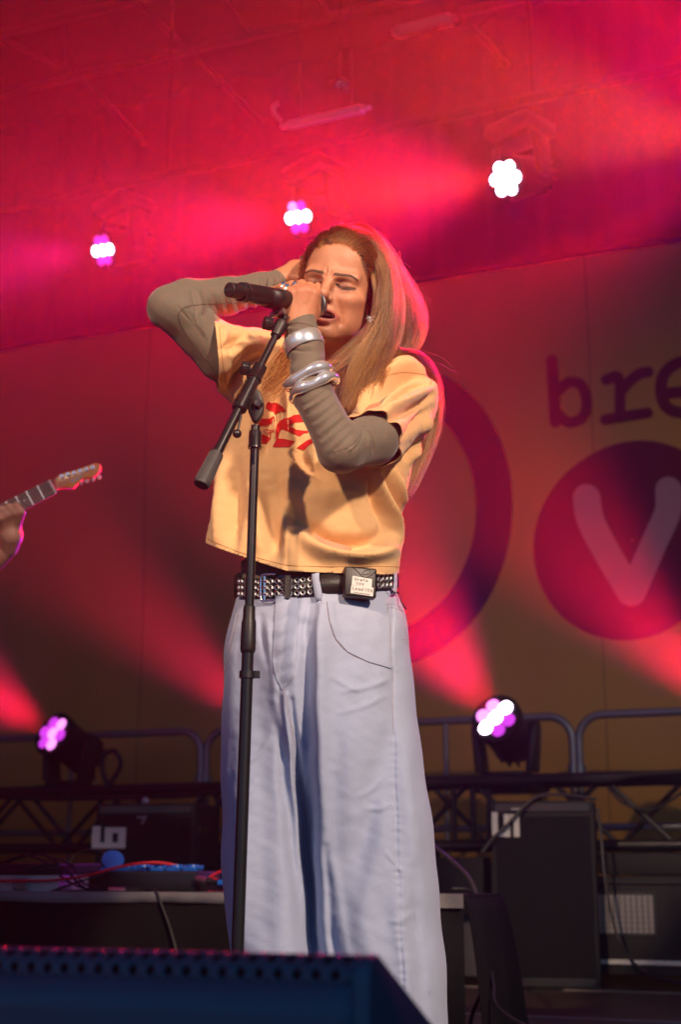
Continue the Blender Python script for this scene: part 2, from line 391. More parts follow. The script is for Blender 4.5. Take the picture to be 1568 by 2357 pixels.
# ------------------------------------------------------------------ moving-head lamps
mat('lens_glow', (0.2, 0.02, 0.15), 0.25, emit=(0.75, 0.03, 0.85), estr=0.8, var=0)
mat('cell_white', (0.8, 0.8, 0.8), 0.3, emit=(1.0, 0.80, 1.0), estr=9.0, var=0)
mat('cell_pink', (0.6, 0.3, 0.6), 0.3, emit=(1.0, 0.30, 0.95), estr=1.7, var=0)
mat('cell_dim', (0.5, 0.1, 0.3), 0.3, emit=(0.80, 0.06, 1.0), estr=0.9, var=0)
mat('lamp_body', (0.014, 0.013, 0.015), 0.42, rvar=0.1, scale=20, bump=0.05, bscale=150)
LAMP_LINE = 6.5
def moving_head(px, py, y0, up, aim, label, group, cells, r=0.095, core=(0, 0), wide=(0, 0), hot=0, edge=.035):
    """lens centre seen at (px,py); up=+1 stands on the truss, -1 hangs from it; aim is the beam's direction"""
    lens = PL(px, py, y0); a = Vector(aim).normalized()
    hc = lens - a * 0.13                               # tilt axis
    base = hc - Vector((0, 0, up * 0.27))
    t = thing('moving_head_lamp', base, label, 'stage lamp', group)
    side = a.cross(Vector((0, 0, 1))).normalized(); fwd = Vector((0, 0, 1)).cross(side); U = Vector((0, 0, 1))
    MB().box(base + U * up * 0.035, (0.27, 0.24, 0.07), (side, fwd, U)).build('base', M['lamp_body'], t, bevel=0.018, seg=3, smooth=True)
    MB().box(base + U * up * 0.080, (0.20, 0.14, 0.025), (side, fwd, U)).build('turntable', M['lamp_body'], t, bevel=0.008, smooth=True)
    for s in (-1, 1):
        o = hc + side * s * 0.118
        poly = [base + side * s * 0.10 + U * up * 0.09 + fwd * k for k in (-.055, .055)] + [o + fwd * .045 + U * up * 0.0, o + fwd * .03 + U * up * .04, o - fwd * .03 + U * up * .04, o - fwd * .045]
        MB().prism(poly, side * s * 0.034).build('yoke_arm', M['lamp_body'], t, bevel=0.008, smooth=True)
    head = MB().lathe([(-0.17, 0.030), (-0.165, 0.075), (-0.12, 0.090), (-0.02, 0.098), (0.05, 0.102), (0.09, r + 0.012), (0.128, r + 0.014), (0.134, r + 0.006), (0.125, r + 0.002), (0.115, r + 0.001)], hc, a, 36).build('head', M['lamp_body'], t, smooth=True)
    fin = MB(); b1 = a.orthogonal().normalized()
    for k in range(14):
        q = Quaternion(a, 2 * math.pi * k / 14); n_ = q @ b1
        fin.box(hc - a * 0.11 + n_ * 0.092, (0.09, 0.024, 0.006), (a, n_, a.cross(n_)))
    fin.build('cooling_fins', M['lamp_body'], head)
    MB().lathe([(0.0, r), (0.006, r * 0.96), (0.010, r * 0.7), (0.012, 0.0001)], lens - a * 0.010, a, 36).build('lens', M['lens_glow'], t, smooth=True)
    b2 = a.cross(side).normalized()
    if b2.z < 0: b2 = -b2
    for k in range(7):
        off = Vector((0, 0, 0)) if k == 0 else (side * math.cos(R(60 * k + 12)) + b2 * math.sin(R(60 * k + 12))) * r * 0.62
        rr = r * 0.31
        MB().lathe([(-0.004, rr), (0.004, rr * 0.95), (0.009, rr * 0.6), (0.011, 0.0001)], lens + off + a * 0.004, a, 20).build('led_cell', M['cell_' + cells[k]], t, smooth=True)
    if core[0]: spot('beam_core', lens + a * 0.03, lens + a, core[0], (1.0, 0.007, 0.016), core[1], 1.0, 0.06, t)
    if hot: spot('beam_heart', lens + a * 0.03, lens + a, hot, (1.0, 0.085, 0.0), 16, 1.0, 0.05, t)
    if wide[0]: spot('beam_edge', lens + a * 0.03, lens + a, core[0] * edge, (0.75, 0.0, 1.0), core[1] + 10, 1.0, 0.06, t); spot('beam_wash', lens + a * 0.03, lens + a, wide[0], (0.62, 0.0, 0.85), wide[1], 0.55, 0.08, t)
    return t
WH = ['white'] * 7
CORE_P, WIDE_P = 18000, 22
UP_AIM = (-0.68, -0.66, -0.41)
GAIN = {238: (.52, 36), 688: (1.0, 36), 1165: (1.45, 40), 1665: (.60, 38)}
for (px, py, cells, lab) in [(238, 576, ['white', 'dim', 'dim', 'white', 'dim', 'dim', 'white'], 'hanging lamp at the far left of the upper row'),
                             (688, 500, ['white', 'pink', 'dim', 'white', 'dim', 'dim', 'white'], 'hanging lamp just above the singer and left of her hair'),
                             (1165, 411, WH, 'brightest hanging lamp, right of the singer with all cells blazing white'),
                             (1665, 322, WH, 'hanging lamp beyond the right edge of the upper row')]:
    moving_head(px, py, LAMP_LINE, -1, UP_AIM if px < 1500 else (-0.52, -0.75, -0.36), lab, 'lamps hanging from the upper truss', cells, core=(CORE_P * GAIN[px][0], GAIN[px][1]), wide=(WIDE_P * 1.0, 125), hot={1165: 24000, 1665: 14000}.get(px, 0), edge={238: .22, 688: .08, 1165: .035}.get(px, .03))
moving_head(2190, 235, LAMP_LINE, -1, (-0.66, -0.66, -0.16), 'hanging lamp far out of the picture to the right, its beam passing above the singer', 'lamps hanging from the upper truss', WH, core=(CORE_P * .55, 42), wide=(WIDE_P, 110))
for (px, py, aim, cells, lab) in [(122, 1688, (-0.50, -0.72, 0.34), ['pink', 'dim', 'pink', 'dim', 'pink', 'dim', 'dim'], 'pink glowing moving lamp on the truss at far left'),
                             (632, 1690, (-0.52, -0.60, 0.44), ['pink'] * 7, 'moving lamp on the truss hidden behind the singer'),
                             (1142, 1652, (-0.42, -0.82, 0.36), ['white', 'pink', 'white', 'dim', 'dim', 'white', 'pink'], 'bright moving lamp on the truss right of the jeans above speaker 5'),
                             (1668, 1640, (-0.56, -0.60, 0.40), ['white'] * 7, 'moving lamp on the truss beyond the right edge')]:
    moving_head(px, py, LAMP_LINE, 1, aim, lab, 'lamps standing on the low truss', cells, r=0.10, core=(CORE_P * (1.1 if px < 1000 else 1.2), 44 if px < 300 else 32), wide=(WIDE_P, 110), edge=.045)

# ------------------------------------------------------------------ box trusses
mat('truss_matt', (0.004, 0.004, 0.0045), 0.8, spec=.15)
def box_truss(name, z0, z1, y0, s0, s1, r, label, cat, depth=0.29, verticals=(), tm='truss_paint'):
    A = PL(784, 2000, y0); A.z = 0
    t = thing(name, A + Vector((0, 0, z0)), label, cat)
    cor = [(z, f) for z in (z0, z1) for f in (0, -depth)]
    for (z, f) in cor:
        MB().tube([A + LN * s0 + Vector((0, 0, z)) + LF * f, A + LN * s1 + Vector((0, 0, z)) + LF * f], r, 14).build('chord', M[tm], t, smooth=True)
    n = int((s1 - s0) / (z1 - z0) / 1.0)
    for i in range(n):
        a = s0 + (s1 - s0) * i / n; b = s0 + (s1 - s0) * (i + 1) / n
        for f in (0, -depth):
            p, q = (z0, z1) if (i + (f != 0)) % 2 else (z1, z0)
            MB().tube([A + LN * a + Vector((0, 0, p)) + LF * f, A + LN * b + Vector((0, 0, q)) + LF * f], r * 0.5, 8).build('brace', M[tm], t, smooth=True)
        for z in (z0, z1):
            p, q = (0, -depth) if i % 2 else (-depth, 0)
            MB().tube([A + LN * a + Vector((0, 0, z)) + LF * p, A + LN * b + Vector((0, 0, z)) + LF * q], r * 0.45, 8).build('brace', M[tm], t, smooth=True)
    for s in verticals:
        MB().tube([A + LN * s + Vector((0, 0, z0)), A + LN * s + Vector((0, 0, z1))], r * 0.55, 8).build('upright', M[tm], t, smooth=True)
    return t
sp = lambda px, y0: (PL(px, 1900, y0) - PL(784, 1900, y0)).dot(LN)
box_truss('low_truss', 0.535, 0.81, 6.5, -3.4, 3.2, 0.024, 'low black box truss behind the speakers carrying the standing lamps', 'truss', verticals=[sp(x, 6.5) for x in (1046, 1090, 1128, 470, 500)])
for s in (-2.6, -0.75, 0.35, 1.9):
    A = PL(784, 2000, 6.5); q = A + LN * s; q.z = 0
    k = thing('truss_foot', q, 'black steel leg frame under the low truss, ' + {-2.6: 'outermost left', -0.75: 'behind the power box', 0.35: 'behind the singer', 1.9: 'right of speaker 5'}[s], 'truss foot', 'leg frames under the low truss')
    m_ = MB()
    for f in (0, -0.29): m_.tube([q + LF * f + Vector((0, 0, 0.012)), q + LF * f + Vector((0, 0, 0.512))], 0.018, 10)
    m_.build('leg', M['truss_paint'], k, smooth=True)
    MB().box(q - LF * 0.145 + Vector((0, 0, 0.006)), (0.3, 0.6, 0.012), (LN, LF, Vector((0, 0, 1)))).build('foot_plate', M['truss_paint'], k)
zt = PL(1165, 411, 6.5).z + 0.40 + 0.02
A = PL(784, 2000, 6.5); A.z = zt - .03
t = thing('lighting_pipe', A, 'dark pipe high above the stage carrying the row of hanging lamps', 'lighting pipe')
MB().tube([A + LN * -3.6, A + LN * 3.4], .025, 14).build('pipe', M['truss_matt'], t, smooth=True)
for s_ in (-3.0, -1.0, 1.0, 3.0):
    MB().tube([A + LN * s_, A + LN * s_ + Vector((0, 0, 5.64 - A.z))], .008, 8).build('hanger', M['truss_matt'], t, smooth=True)
# ------------------------------------------------------------------ crowd barriers
def barrier(px0, px1, label, y0=6.98):
    s0, s1 = sp(px0, y0), sp(px1, y0); A = PL(784, 2000, y0); A.z = 0; zt = PL(784, 1668, y0).z; rr = 0.11; r = 0.019
    q = lambda s, z: A + LN * s + Vector((0, 0, z))
    t = thing('crowd_barrier', q((s0 + s1) / 2, 0), label, 'barrier', 'steel crowd barriers along the banner')
    arc = lambda cs, cz, a0, a1: [q(cs + rr * math.cos(a), cz + rr * math.sin(a)) for a in np.linspace(a0, a1, 8)]
    path = [q(s0, 0.02)] + arc(s0 + rr, zt - rr, math.pi, math.pi / 2) + arc(s1 - rr, zt - rr, math.pi / 2, 0) + [q(s1, 0.02)]
    MB().tube(path, r, 14).build('frame', M['galvanised'], t, smooth=True)
    zb = 0.62
    MB().tube([q(s0, zb), q(s1, zb)], r * .9, 10).build('lower_rail', M['galvanised'], t, smooth=True)
    MB().tube([q(s0, 0.14), q(s1, 0.14)], r * .9, 10).build('bottom_rail', M['galvanised'], t, smooth=True)
    n = 3
    for i in range(1, n):
        s = s0 + (s1 - s0) * i / n + 0.02
        if i == 2 or px0 < 0: MB().tube([q(s, 0.14), q(s, zt)], r * .7, 10).build('upright', M['galvanised'], t, smooth=True)
    for s in (s0, s1):
        MB().tube([q(s, 0.98 * zt - 0.2), q(s, 0.98 * zt - 0.26)], r * 1.45, 12).build('coupler', M['galvanised'], t, smooth=True)
        MB().box(q(s, 0.012), (0.05, 0.5, 0.024), (LN, LF, Vector((0, 0, 1)))).build('foot', M['galvanised'], t)
barrier(-395, 459, 'left crowd barrier behind the pink lamp')
barrier(472, 1326, 'middle crowd barrier behind the singer\'s legs')
barrier(1341, 2195, 'right crowd barrier running out of the picture')
# ------------------------------------------------------------------ loudspeakers with tape numerals
UZ = Vector((0, 0, 1))
SPK_YAW = 0.20
def spk_pt(px, py, c, n):
    r = _ray(px, py); o = Vector((0, 0, CAMZ)); return o + r * ((c - o).dot(n) / r.dot(n))
SLN = Vector((1, -SPK_YAW, 0)).normalized(); SLF = Vector((-SPK_YAW, -1, 0)).normalized()
def speaker(px0, px1, ptop, y0, label, depth=0.36, z0=0.0):
    c_ = PL((px0 + px1) / 2, 2000, y0); zt = PL((px0 + px1) / 2, ptop, y0).z; c_.z = 0
    LN = Vector((1, -SPK_YAW, 0)).normalized(); LF = Vector((-SPK_YAW, -1, 0)).normalized(); ax = (LN, LF, UZ)
    w_ = (spk_pt(px1, 2000, c_, LF) - spk_pt(px0, 2000, c_, LF)).length
    t = thing('loudspeaker', c_ + Vector((0, 0, z0)), label, 'loudspeaker', 'black loudspeakers in front of the low truss')
    mid = c_ - LF * depth / 2 + UZ * (z0 + (zt - z0) / 2)
    MB().box(mid, (w_, depth, zt - z0), (LN, LF, UZ)).build('cabinet', M['black_matt'], t, bevel=0.004, seg=3, smooth=True)
    # steel grille: horizontal louvre rows standing just off the cabinet front
    gm = MB(); n = int((zt - z0 - 0.10) / 0.010)
    for i in range(n):
        z = z0 + 0.055 + i * 0.010
        gm.box(c_ + LF * 0.006 + UZ * z, (w_ - 0.035, 0.006, 0.0062), (LN, LF, UZ))
    g_ = gm.build('grille', M['grille_foam'], t); g_['kind'] = 'stuff'
    MB().box(c_ + LF * 0.004 + UZ * (zt - 0.025), (w_ - 0.03, 0.008, 0.035), (LN, LF, UZ)).build('top_bar', M['black_metal'], t, bevel=0.003)
    MB().box(c_ + LF * 0.004 + UZ * (z0 + 0.026), (w_ - 0.03, 0.010, 0.030), (LN, LF, UZ)).build('bottom_bar', M['black_metal'], t, bevel=0.003)
    for s in (-1, 1):
        MB().box(c_ + LN * s * (w_ / 2 - .05) - LF * .1 + UZ * (zt - .11), (.11, .12, .03), (LN, LF, UZ)).build('handle', M['black_metal'], t, bevel=0.006)
    return t, c_
def tape_strokes(t, c, strokes, lift=0.014):
    for i, (x0, y0_, x1, y1) in enumerate(strokes):
        a = spk_pt(x0, y0_, c + SLF * lift, SLF); b = spk_pt(x1, y1, c + SLF * lift, SLF)
        wd = abs((b - a).dot(SLN)); ht = abs(b.z - a.z)
        MB().box((a + b) / 2 + SLF * (0.0004 * i), (wd, 0.001, ht), (SLN, SLF, UZ)).build('tape_strip', M['white_tape'], t)
S6Y, S5Y = 5.75, 5.92
t6, c6 = speaker(216, 446, 1848, S6Y, 'black loudspeaker behind the power box, its tape numeral like a sideways 6')
tape_strokes(t6, c6, [(213, 1900, 230, 1951), (230, 1938, 246, 1951), (242, 1903, 258, 1951), (258, 1903, 275, 1916), (258, 1938, 275, 1951), (273, 1903, 289, 1951)])
t5, c5 = speaker(1132, 1372, 1842, S5Y, 'tall black loudspeaker right of the singer with a cable across its sideways tape 5')
tape_strokes(t5, c5, [(1132, 1868, 1147, 1923), (1147, 1911, 1162, 1924), (1160, 1873, 1175, 1925), (1175, 1873, 1184, 1886), (1182, 1873, 1197, 1925)])
def badge(t, px, py, c):
    PL = lambda x, y, _c: spk_pt(x, y, c + SLF * .011, SLF)
    y0 = 0
    q = [PL(px - 12, py - 7, y0), PL(px + 12, py - 8, y0), PL(px + 2, py + 10, y0), PL(px - 2, py + 10, y0), PL(px + 4, py - 3, y0), PL(px - 11, py - 3, y0)]
    MB().prism(q, SLF * 0.002).build('badge', M['grey_mark'], t)
badge(t6, 327, 1885, c6); badge(t5, 1188, 1866, c5)

# ------------------------------------------------------------------ the draped riser with its gear
RY = 4.0
ra = PL(-420, 2062, RY); rb = PL(1066, 2062, RY); RZ = 0.378
L0 = PL(784, 2000, RY); L0.z = 0
sx = lambda px: (PL(px, 2000, RY) - L0).dot(LN)
rp = lambda s, back, z: L0 + LN * s - LF * back + UZ * z
s0, s1 = sx(-420), sx(1066)
t = thing('draped_riser', rp((s0 + s1) / 2, .2, 0), 'low riser under black cloth with a grey hem behind the singer', 'riser')
MB().box(rp((s0 + s1) / 2, 0.17, RZ - 0.012), (s1 - s0, 0.36, 0.02), (LN, LF, UZ)).build('top_board', M['black_cloth'], t, bevel=0.004)
pts = []; n = 160
for z in (RZ + 0.001, RZ - 0.014, RZ - 0.030):
    for i in range(n + 1):
        s = s0 + (s1 + .004 - s0) * i / n
        pts.append(rp(s, -0.012 - 0.003 * math.sin(s * 23) - .002 * math.sin(s * 61), z + 0.0025 * math.sin(s * 9) * (z < RZ - .01)))
o = MB().grid(pts, n + 1, 3).build('grey_hem', M['grey_cloth'], t, smooth=True); o.modifiers.new('t', 'SOLIDIFY').thickness = .003
pts = []
for z in (RZ - 0.024, 0.2, 0.004):
    for i in range(n + 1):
        s = s0 + (s1 - s0) * i / n; k = 1 - z / RZ
        pts.append(rp(s, -0.004 - k * (0.010 + 0.012 * math.sin(s * 31)), z))
o = MB().grid(pts, n + 1, 3).build('skirt', M['black_cloth'], t, smooth=True, auto=80); o.modifiers.new('t', 'SOLIDIFY').thickness = .003
pts = []; m_ = 24
for j in range(14):
    k = j / 13
    for i in range(m_ + 1):
        b = 0.36 * i / m_
        fl = 0.055 * k ** 0.6 + 0.012 * k * math.sin(b * 40)
        pts.append(rp(s1 + fl, b - 0.006 - .02 * k * (1 - i / m_), RZ - 0.012 - (RZ - 0.016) * k))
o = MB().grid(pts, m_ + 1, 14).build('side_skirt', M['black_cloth'], t, smooth=True, auto=80); o.modifiers.new('t', 'SOLIDIFY').thickness = .003
MB().box(rp(s1 - 0.045, -0.019, RZ - 0.016), (0.10, 0.003, 0.036), (LN, LF, UZ)).build('hem_corner', M['white_tape'] if False else mat('pale_grey_cloth', (0.20, 0.19, 0.19), 0.9, bump=.2, bscale=120), t)

# power distribution box with blue sockets
def rbox(px0, px1, back0, back1, z0, z1): 
    a, b = sx(px0), sx(px1); return rp((a + b) / 2, (back0 + back1) / 2, (z0 + z1) / 2), (b - a, back1 - back0, z1 - z0)
zpy = lambda py: PL(300, py, RY).z
ax = (LN, LF, UZ)
c_, sz = rbox(178, 428, 0.06, 0.22, RZ + .001, zpy(2004) + .0)
t = thing('power_distro', (c_.x, c_.y, RZ), 'black power distribution box with a row of blue sockets, on the riser', 'power box')
MB().box(c_, sz, ax).build('housing', M['black_plastic'], t, bevel=0.004, smooth=True)
MB().box(c_ + UZ * (sz[2] / 2 - .006) + LF * (sz[1] / 2 + .001), (sz[0] * .97, .003, .003), ax).build('seam', M['grey_rubber'], t)
zt = zpy(2004)
for i in range(6):
    px = 205 + i * 38.5
    q = rp(sx(px), 0.12, zt)
    s_ = MB().box(q + UZ * .006, (.042, .05, .012), ax).build('socket_frame', M['blue_plastic'], t, bevel=.002)
    if i == 0:
        q2 = q - LF * .01 + UZ * .012
        MB().lathe([(0, .034), (.006, .033), (.008, .028), (.0085, .0001)], q2 + UZ * .020, (0.15, -0.75, 0.62), 24).build('socket_lid', M['blue_plastic'], t, smooth=True)
        MB().box(q2 + UZ * .003, (.03, .01, .016), ax).build('hinge', M['blue_plastic'], t)
    else:
        MB().cyl(q + UZ * .012, q + UZ * .019, .0185, .017, 20).build('socket_lid', M['blue_plastic'], t, smooth=True)
        MB().box(q + LN * .0225 + UZ * .012, (.009, .034, .010), ax).build('hinge', M['blue_plastic'], t, bevel=.001)
# flight case at the left edge
c_, sz = rbox(-160, 122, 0.03, 0.30, RZ + .001, zpy(2034))
t = thing('flight_case', (c_.x, c_.y, RZ), 'aluminium edged flight case under black cables at the left end of the riser', 'flight case')
MB().box(c_, sz, ax).build('case_bottom', M['aluminium'], t, bevel=.003)
for k in range(3):
    MB().box(c_ + LF * (sz[1] / 2 + .0015) + UZ * (k - 1) * .009, (sz[0] * .995, .003, .004), ax).build('edge_rib', M['aluminium'], t, bevel=.001)
c2, z2 = rbox(-160, 120, 0.035, 0.295, zpy(2034) + .001, zpy(2014)); MB().box(c2, z2, ax).build('case_lid', M['aluminium'], t, bevel=.003)
c3, z3 = rbox(-150, 116, 0.045, 0.285, zpy(2014) + .0005, zpy(1985)); MB().box(c3, z3, ax).build('device', M['black_plastic'], t, bevel=.006)
for px in (40, -70):
    q = rp(sx(px), 0.022, zpy(2035)); l_ = MB().box(q, (.055, .010, .036), ax).build('latch', M['galvanised'], t, bevel=.003)
    for s in (-1, 1): MB().cyl(q + LF * .004 + LN * .019 * s - UZ * .010, q + LF * .008 + LN * .019 * s - UZ * .010, .0045, n=12).build('rivet', M['chrome'], l_)
# cables
def cable(name, pts, r, m, label, group=None, n=70, seg=8):
    t = MB().tube(spline(pts, n), r, seg).build(name, m, None, smooth=True)
    return tag(t, label, 'cable', group)
rq = lambda px, py, back: (lambda q: q)(PL(px, py, RY + back * 1.084))
cable('red_cable', [rq(-60, 2030, .0), rq(0, 2026, .0), rq(70, 2026, .0), rq(130, 2024, .0), rq(200, 2014, .02), rq(262, 1997, .04), rq(320, 1986, .06), rq(375, 1985, .10), rq(430, 1998, .14), rq(470, 2014, .16), rq(520, 2030, .18)], .0042, M['red_rubber'], 'red cable looping over the power box and the flight case')
cable('red_cable', [rq(478, 2052, .05), rq(530, 2052, .06), rq(640, 2050, .08)], .0042, M['red_rubber'], 'short red cable lying on the riser beside the singer\'s jeans')
cable('red_cable', [rq(468, 2030, .10), rq(500, 2008, .12), rq(560, 1985, .14)], .0042, M['red_rubber'], 'red cable rising behind the singer from the black connector')
G = 'black cables tangled on the riser'
cbs = [([(-40, 2000, .1), (20, 1978, .1), (60, 1968, .1), (110, 1985, .08), (140, 2015, .04), (185, 2040, .02), (260, 2052, .01), (400, 2053, .01), (520, 2053, .02)], 'black cable arching over the flight case and running along the riser front'),
       ([(-40, 2010, .12), (40, 1975, .12), (90, 1965, .12), (125, 1978, .1), (160, 2010, .03), (200, 2044, .02), (280, 2053, .015)], 'highest black cable arching over the flight case'),
       ([(-30, 1990, .02), (30, 2005, .02), (90, 1990, .03), (130, 1975, .06), (170, 1995, .06), (190, 2030, .01), (240, 2046, 0.005)], 'black cable crossing low over the flight case'),
       ([(-30, 2060, -.005), (70, 2062, -.008), (130, 2046, -.004), (190, 2025, .01), (230, 2014, .03), (240, 2003, .06)], 'black cable rising from the riser edge to the power box'),
       ([(150, 2035, .2), (158, 1990, .24), (175, 1965, .26), (205, 1955, .26), (240, 1962, .24), (262, 1982, .16)], 'thin black cable looping up behind the blue socket lid'),
       ([(300, 2052, .0), (345, 2044, -.004), (362, 2056, -.016), (375, 2090, -.02), (390, 2130, -.024), (402, 2172, -.028), (412, 2230, -.035)], 'thin black cable hanging down the front of the riser'),
       ([(-40, 1985, .05), (15, 1995, .04), (60, 2010, .03), (100, 2000, .03), (150, 2000, .04), (175, 2024, .02)], 'black cable lying across the flight case device')]
for pts, lab in cbs: cable('black_cable', [rq(*p) for p in pts], .0036, M['black_rubber'], lab, G)
def connector(a, b, r, label, m1, m2):
    a, b = Vector(a), Vector(b); d = (b - a).normalized(); L_ = (b - a).length
    t = thing('cable_connector', a, label, 'connector', 'cable connectors on the riser')
    MB().lathe([(0, r * .55), (.01, r * .7), (L_ * .45, r), (L_ * .46, r * 1.02)], a, d, 16).build('boot', m1, t, smooth=True)
    MB().lathe([(L_ * .46, r * 1.02), (L_ * .95, r * 1.02), (L_, r * .95)], a, d, 16).build('shell', m2, t, smooth=True)
connector(rq(325, 2047, -.004), rq(252, 2046, -.004), .0075, 'silver cable connector lying on the riser before the power box', M['black_rubber'], M['silver'])
connector(rq(500, 2030, .04), rq(452, 2022, .05), .011, 'black and silver connector at the right end of the power box', M['black_rubber'], M['silver'])
connector(rq(490, 2030, .035), rq(520, 2031, .035), .009, 'blue connector plugged in beside the singer\'s jeans', M['black_rubber'], M['blue_plastic'])

# ------------------------------------------------------------------ things behind, right of the singer
def case_box(name, px0, px1, py0, py1, y0, depth, label, cat, m, group=None):
    a, b = PL(px0, py0, y0), PL(px1, py0, y0); z1 = PL((px0 + px1) / 2, py0, y0).z; z0 = max(0.002, PL((px0 + px1) / 2, py1, y0).z)
    c_ = (a + b) / 2; w_ = (PL(px1, 2000, y0) - PL(px0, 2000, y0)).length; c_.z = (z0 + z1) / 2
    t = thing(name, (c_.x, c_.y, z0), label, cat, group)
    MB().box(c_ - LF * depth / 2, (w_, depth, z1 - z0), ax).build('body', m, t, bevel=.008, smooth=True)
    return t, c_, w_, z0, z1
KY = 6.12
t, c_, w_, z0, z1 = case_box('equipment_rack', 1372, 1660, 2015, 2246, KY, .2, 'black equipment rack with a pale square panel right of speaker 5', 'rack', M['black_matt'])
def facepanel(nm, x0, x1, y0_, y1, m, lift, par, th=.006, bev=.002):
    a, b = PL(x0, y0_, KY), PL(x1, y1, KY)
    return MB().box((a + b) / 2 + LF * lift, (abs((b - a).dot(LN)), th, abs(a.z - b.z)), ax).build(nm, m, par, bevel=bev)
mat('pale_screen', (0.26, 0.24, 0.25), 0.5, var=.1, scale=25)
facepanel('panel_frame', 1372, 1516, 2050, 2156, M['black_plastic'], .002, t)
ps = facepanel('pale_panel', 1376, 1508, 2058, 2148, M['pale_screen'], .007, t)
for k in range(1, 10):
    x = 1376 + 132 * k / 10
    facepanel('panel_rib', x - .7, x + .7, 2060, 2146, M['grey_rubber'], .0115, ps, .002, 0)
for k in range(1, 7):
    y = 2058 + 90 * k / 7
    facepanel('panel_rib', 1378, 1506, y - .6, y + .6, M['grey_rubber'], .0125, ps, .002, 0)
facepanel('metal_strip', 1382, 1660, 2206, 2224, M['aluminium'], .006, t)
facepanel('handle_bar', 1372, 1660, 2026, 2034, M['black_metal'], .006, t, .012)
t, c_, w_, z0, z1 = case_box('equipment_rack', 1376, 1690, 1962, 2012, KY + .05, .2, 'black case lying on top of the equipment rack, under the truss', 'rack', M['black_matt'])
t, c_, w_, z0, z1 = case_box('grey_crate', 1010, 1128, 1985, 2246, 6.05, .12, 'grey crate between the draped riser and speaker 5', 'crate', mat('crate_grey', (0.13, 0.12, 0.125), 0.6))
MB().box(Vector((c_.x, c_.y, z1 - .11)) + LF * .004, (w_ * .98, .012, .02), ax).build('rim', M['crate_grey'], t, bevel=.003)
t, c_, w_, z0, z1 = case_box('black_case', 960, 1112, 1972, 2100, 5.95, .1, 'black case behind the singer\'s right leg, left of the grey crate', 'case', M['black_matt'])
t, c_, w_, z0, z1 = case_box('black_case', 480, 700, 1990, 2246, 6.0, .25, 'black case on the floor behind the singer', 'case', M['black_matt'])
c4 = 'cables around speaker 5'
q5 = lambda px, py, d: spk_pt(px, py, c5 + SLF * (d + .004), SLF)
cable('black_cable', [q5(1372, 1838, -.1), q5(1300, 1828, -.02), q5(1240, 1832, .012), q5(1200, 1862, .03), q5(1170, 1895, .03), q5(1138, 1925, .03), q5(1110, 1960, .03)], .006, M['grey_rubber'], 'dark cable slung diagonally across the tape numeral 5', c4)
cable('black_cable', [q5(1376, 1860, -.05), q5(1385, 1930, .0), q5(1392, 2010, .02), q5(1405, 2090, .02), q5(1425, 2160, .02), q5(1462, 2218, .02), PL(1520, 2252, 5.62), PL(1640, 2268, 5.5)], .006, M['grey_rubber'], 'dark cable hanging beside speaker 5 and running over the floor to the right', c4)
cable('black_cable', [PL(985, 1935, 5.0), PL(1040, 1980, 4.7), PL(1080, 2020, 4.5), PL(1105, 2080, 4.4), PL(1122, 2150, 4.35), PL(1130, 2230, 4.3), (.36, 4.15, .02), (.45, 3.9, .008), (.6, 3.75, .006)], .006, M['grey_rubber'], 'grey cable curving down the right end of the draped riser', c4)
cable('black_cable', [PL(1040, 2044, 4.08), PL(1080, 2050, 4.12), PL(1105, 2090, 4.2), PL(1128, 2180, 4.2), PL(1135, 2260, 4.1), PL(1160, 2330, 3.95), (.6, 3.6, .006)], .005, M['black_rubber'], 'black cable running down the riser end to the deck', c4)
tr = lambda px, py: PL(px, py, 6.46)
cable('black_cable', [tr(820, 1822), tr(980, 1806), tr(1080, 1800), tr(1180, 1800), tr(1290, 1794), tr(1400, 1795), tr(1480, 1782), tr(1640, 1772)], .013, M['black_rubber'], 'thick black cable lying along the top of the low truss on the right', 'cables on the low truss')
cable('black_cable', [tr(-60, 1826), tr(60, 1836), tr(240, 1836), tr(420, 1830), tr(500, 1822), tr(640, 1824)], .013, M['black_rubber'], 'thick black cable lying along the top of the low truss on the left', 'cables on the low truss')
cable('black_cable', [tr(1400, 1812), tr(1440, 1850), tr(1500, 1862), tr(1560, 1830), tr(1600, 1800)], .006, M['black_rubber'], 'thin black cable sagging under the right end of the low truss', 'cables on the low truss')
cable('black_cable', [tr(232, 1826), tr(262, 1790), tr(278, 1755), tr(262, 1728), tr(240, 1738), tr(236, 1770), tr(250, 1815)], .013, M['black_rubber'], 'black cable coiled in a loop right of the pink lamp', 'cables on the low truss')
t = MB().ball(PL(335, 1843, 6.2), .017, 12, 8).build('white_plug', M['white_tape'], None, smooth=True); tag(t, 'small white plug hanging over speaker 6', 'plug')

# ------------------------------------------------------------------ the monitor wedge in front
WYAW = 0.36
WN = Vector((1, -WYAW, 0)).normalized(); WF = Vector((-WYAW, -1, 0)).normalized()
W0 = P(822, 2200, 1.31); ZT = W0.z; W0.z = 0      # right front corner
Lw = 0.62
wp = lambda s, back, z: W0 + WN * s - WF * back + UZ * z
t = thing('monitor_wedge', wp(-Lw / 2, .15, 0), 'dark stage monitor wedge with a perforated top edge in front of the singer', 'stage monitor')
SL = math.tan(R(24)); D_ = 0.50; rb_ = 0.022
prof = [(0.004, 0.0), (0.0, 0.004), (0.0, ZT - rb_)]
for k in range(1, 9):
    a = math.pi - (math.pi / 2 + R(24)) * k / 8      # bend from the front face over to the sloping top
    prof.append((rb_ + rb_ * math.cos(a), ZT - rb_ + rb_ * math.sin(a)))
eb, ez = prof[-1]
prof += [(eb + D_, ez - D_ * SL), (eb + D_, 0.0)]
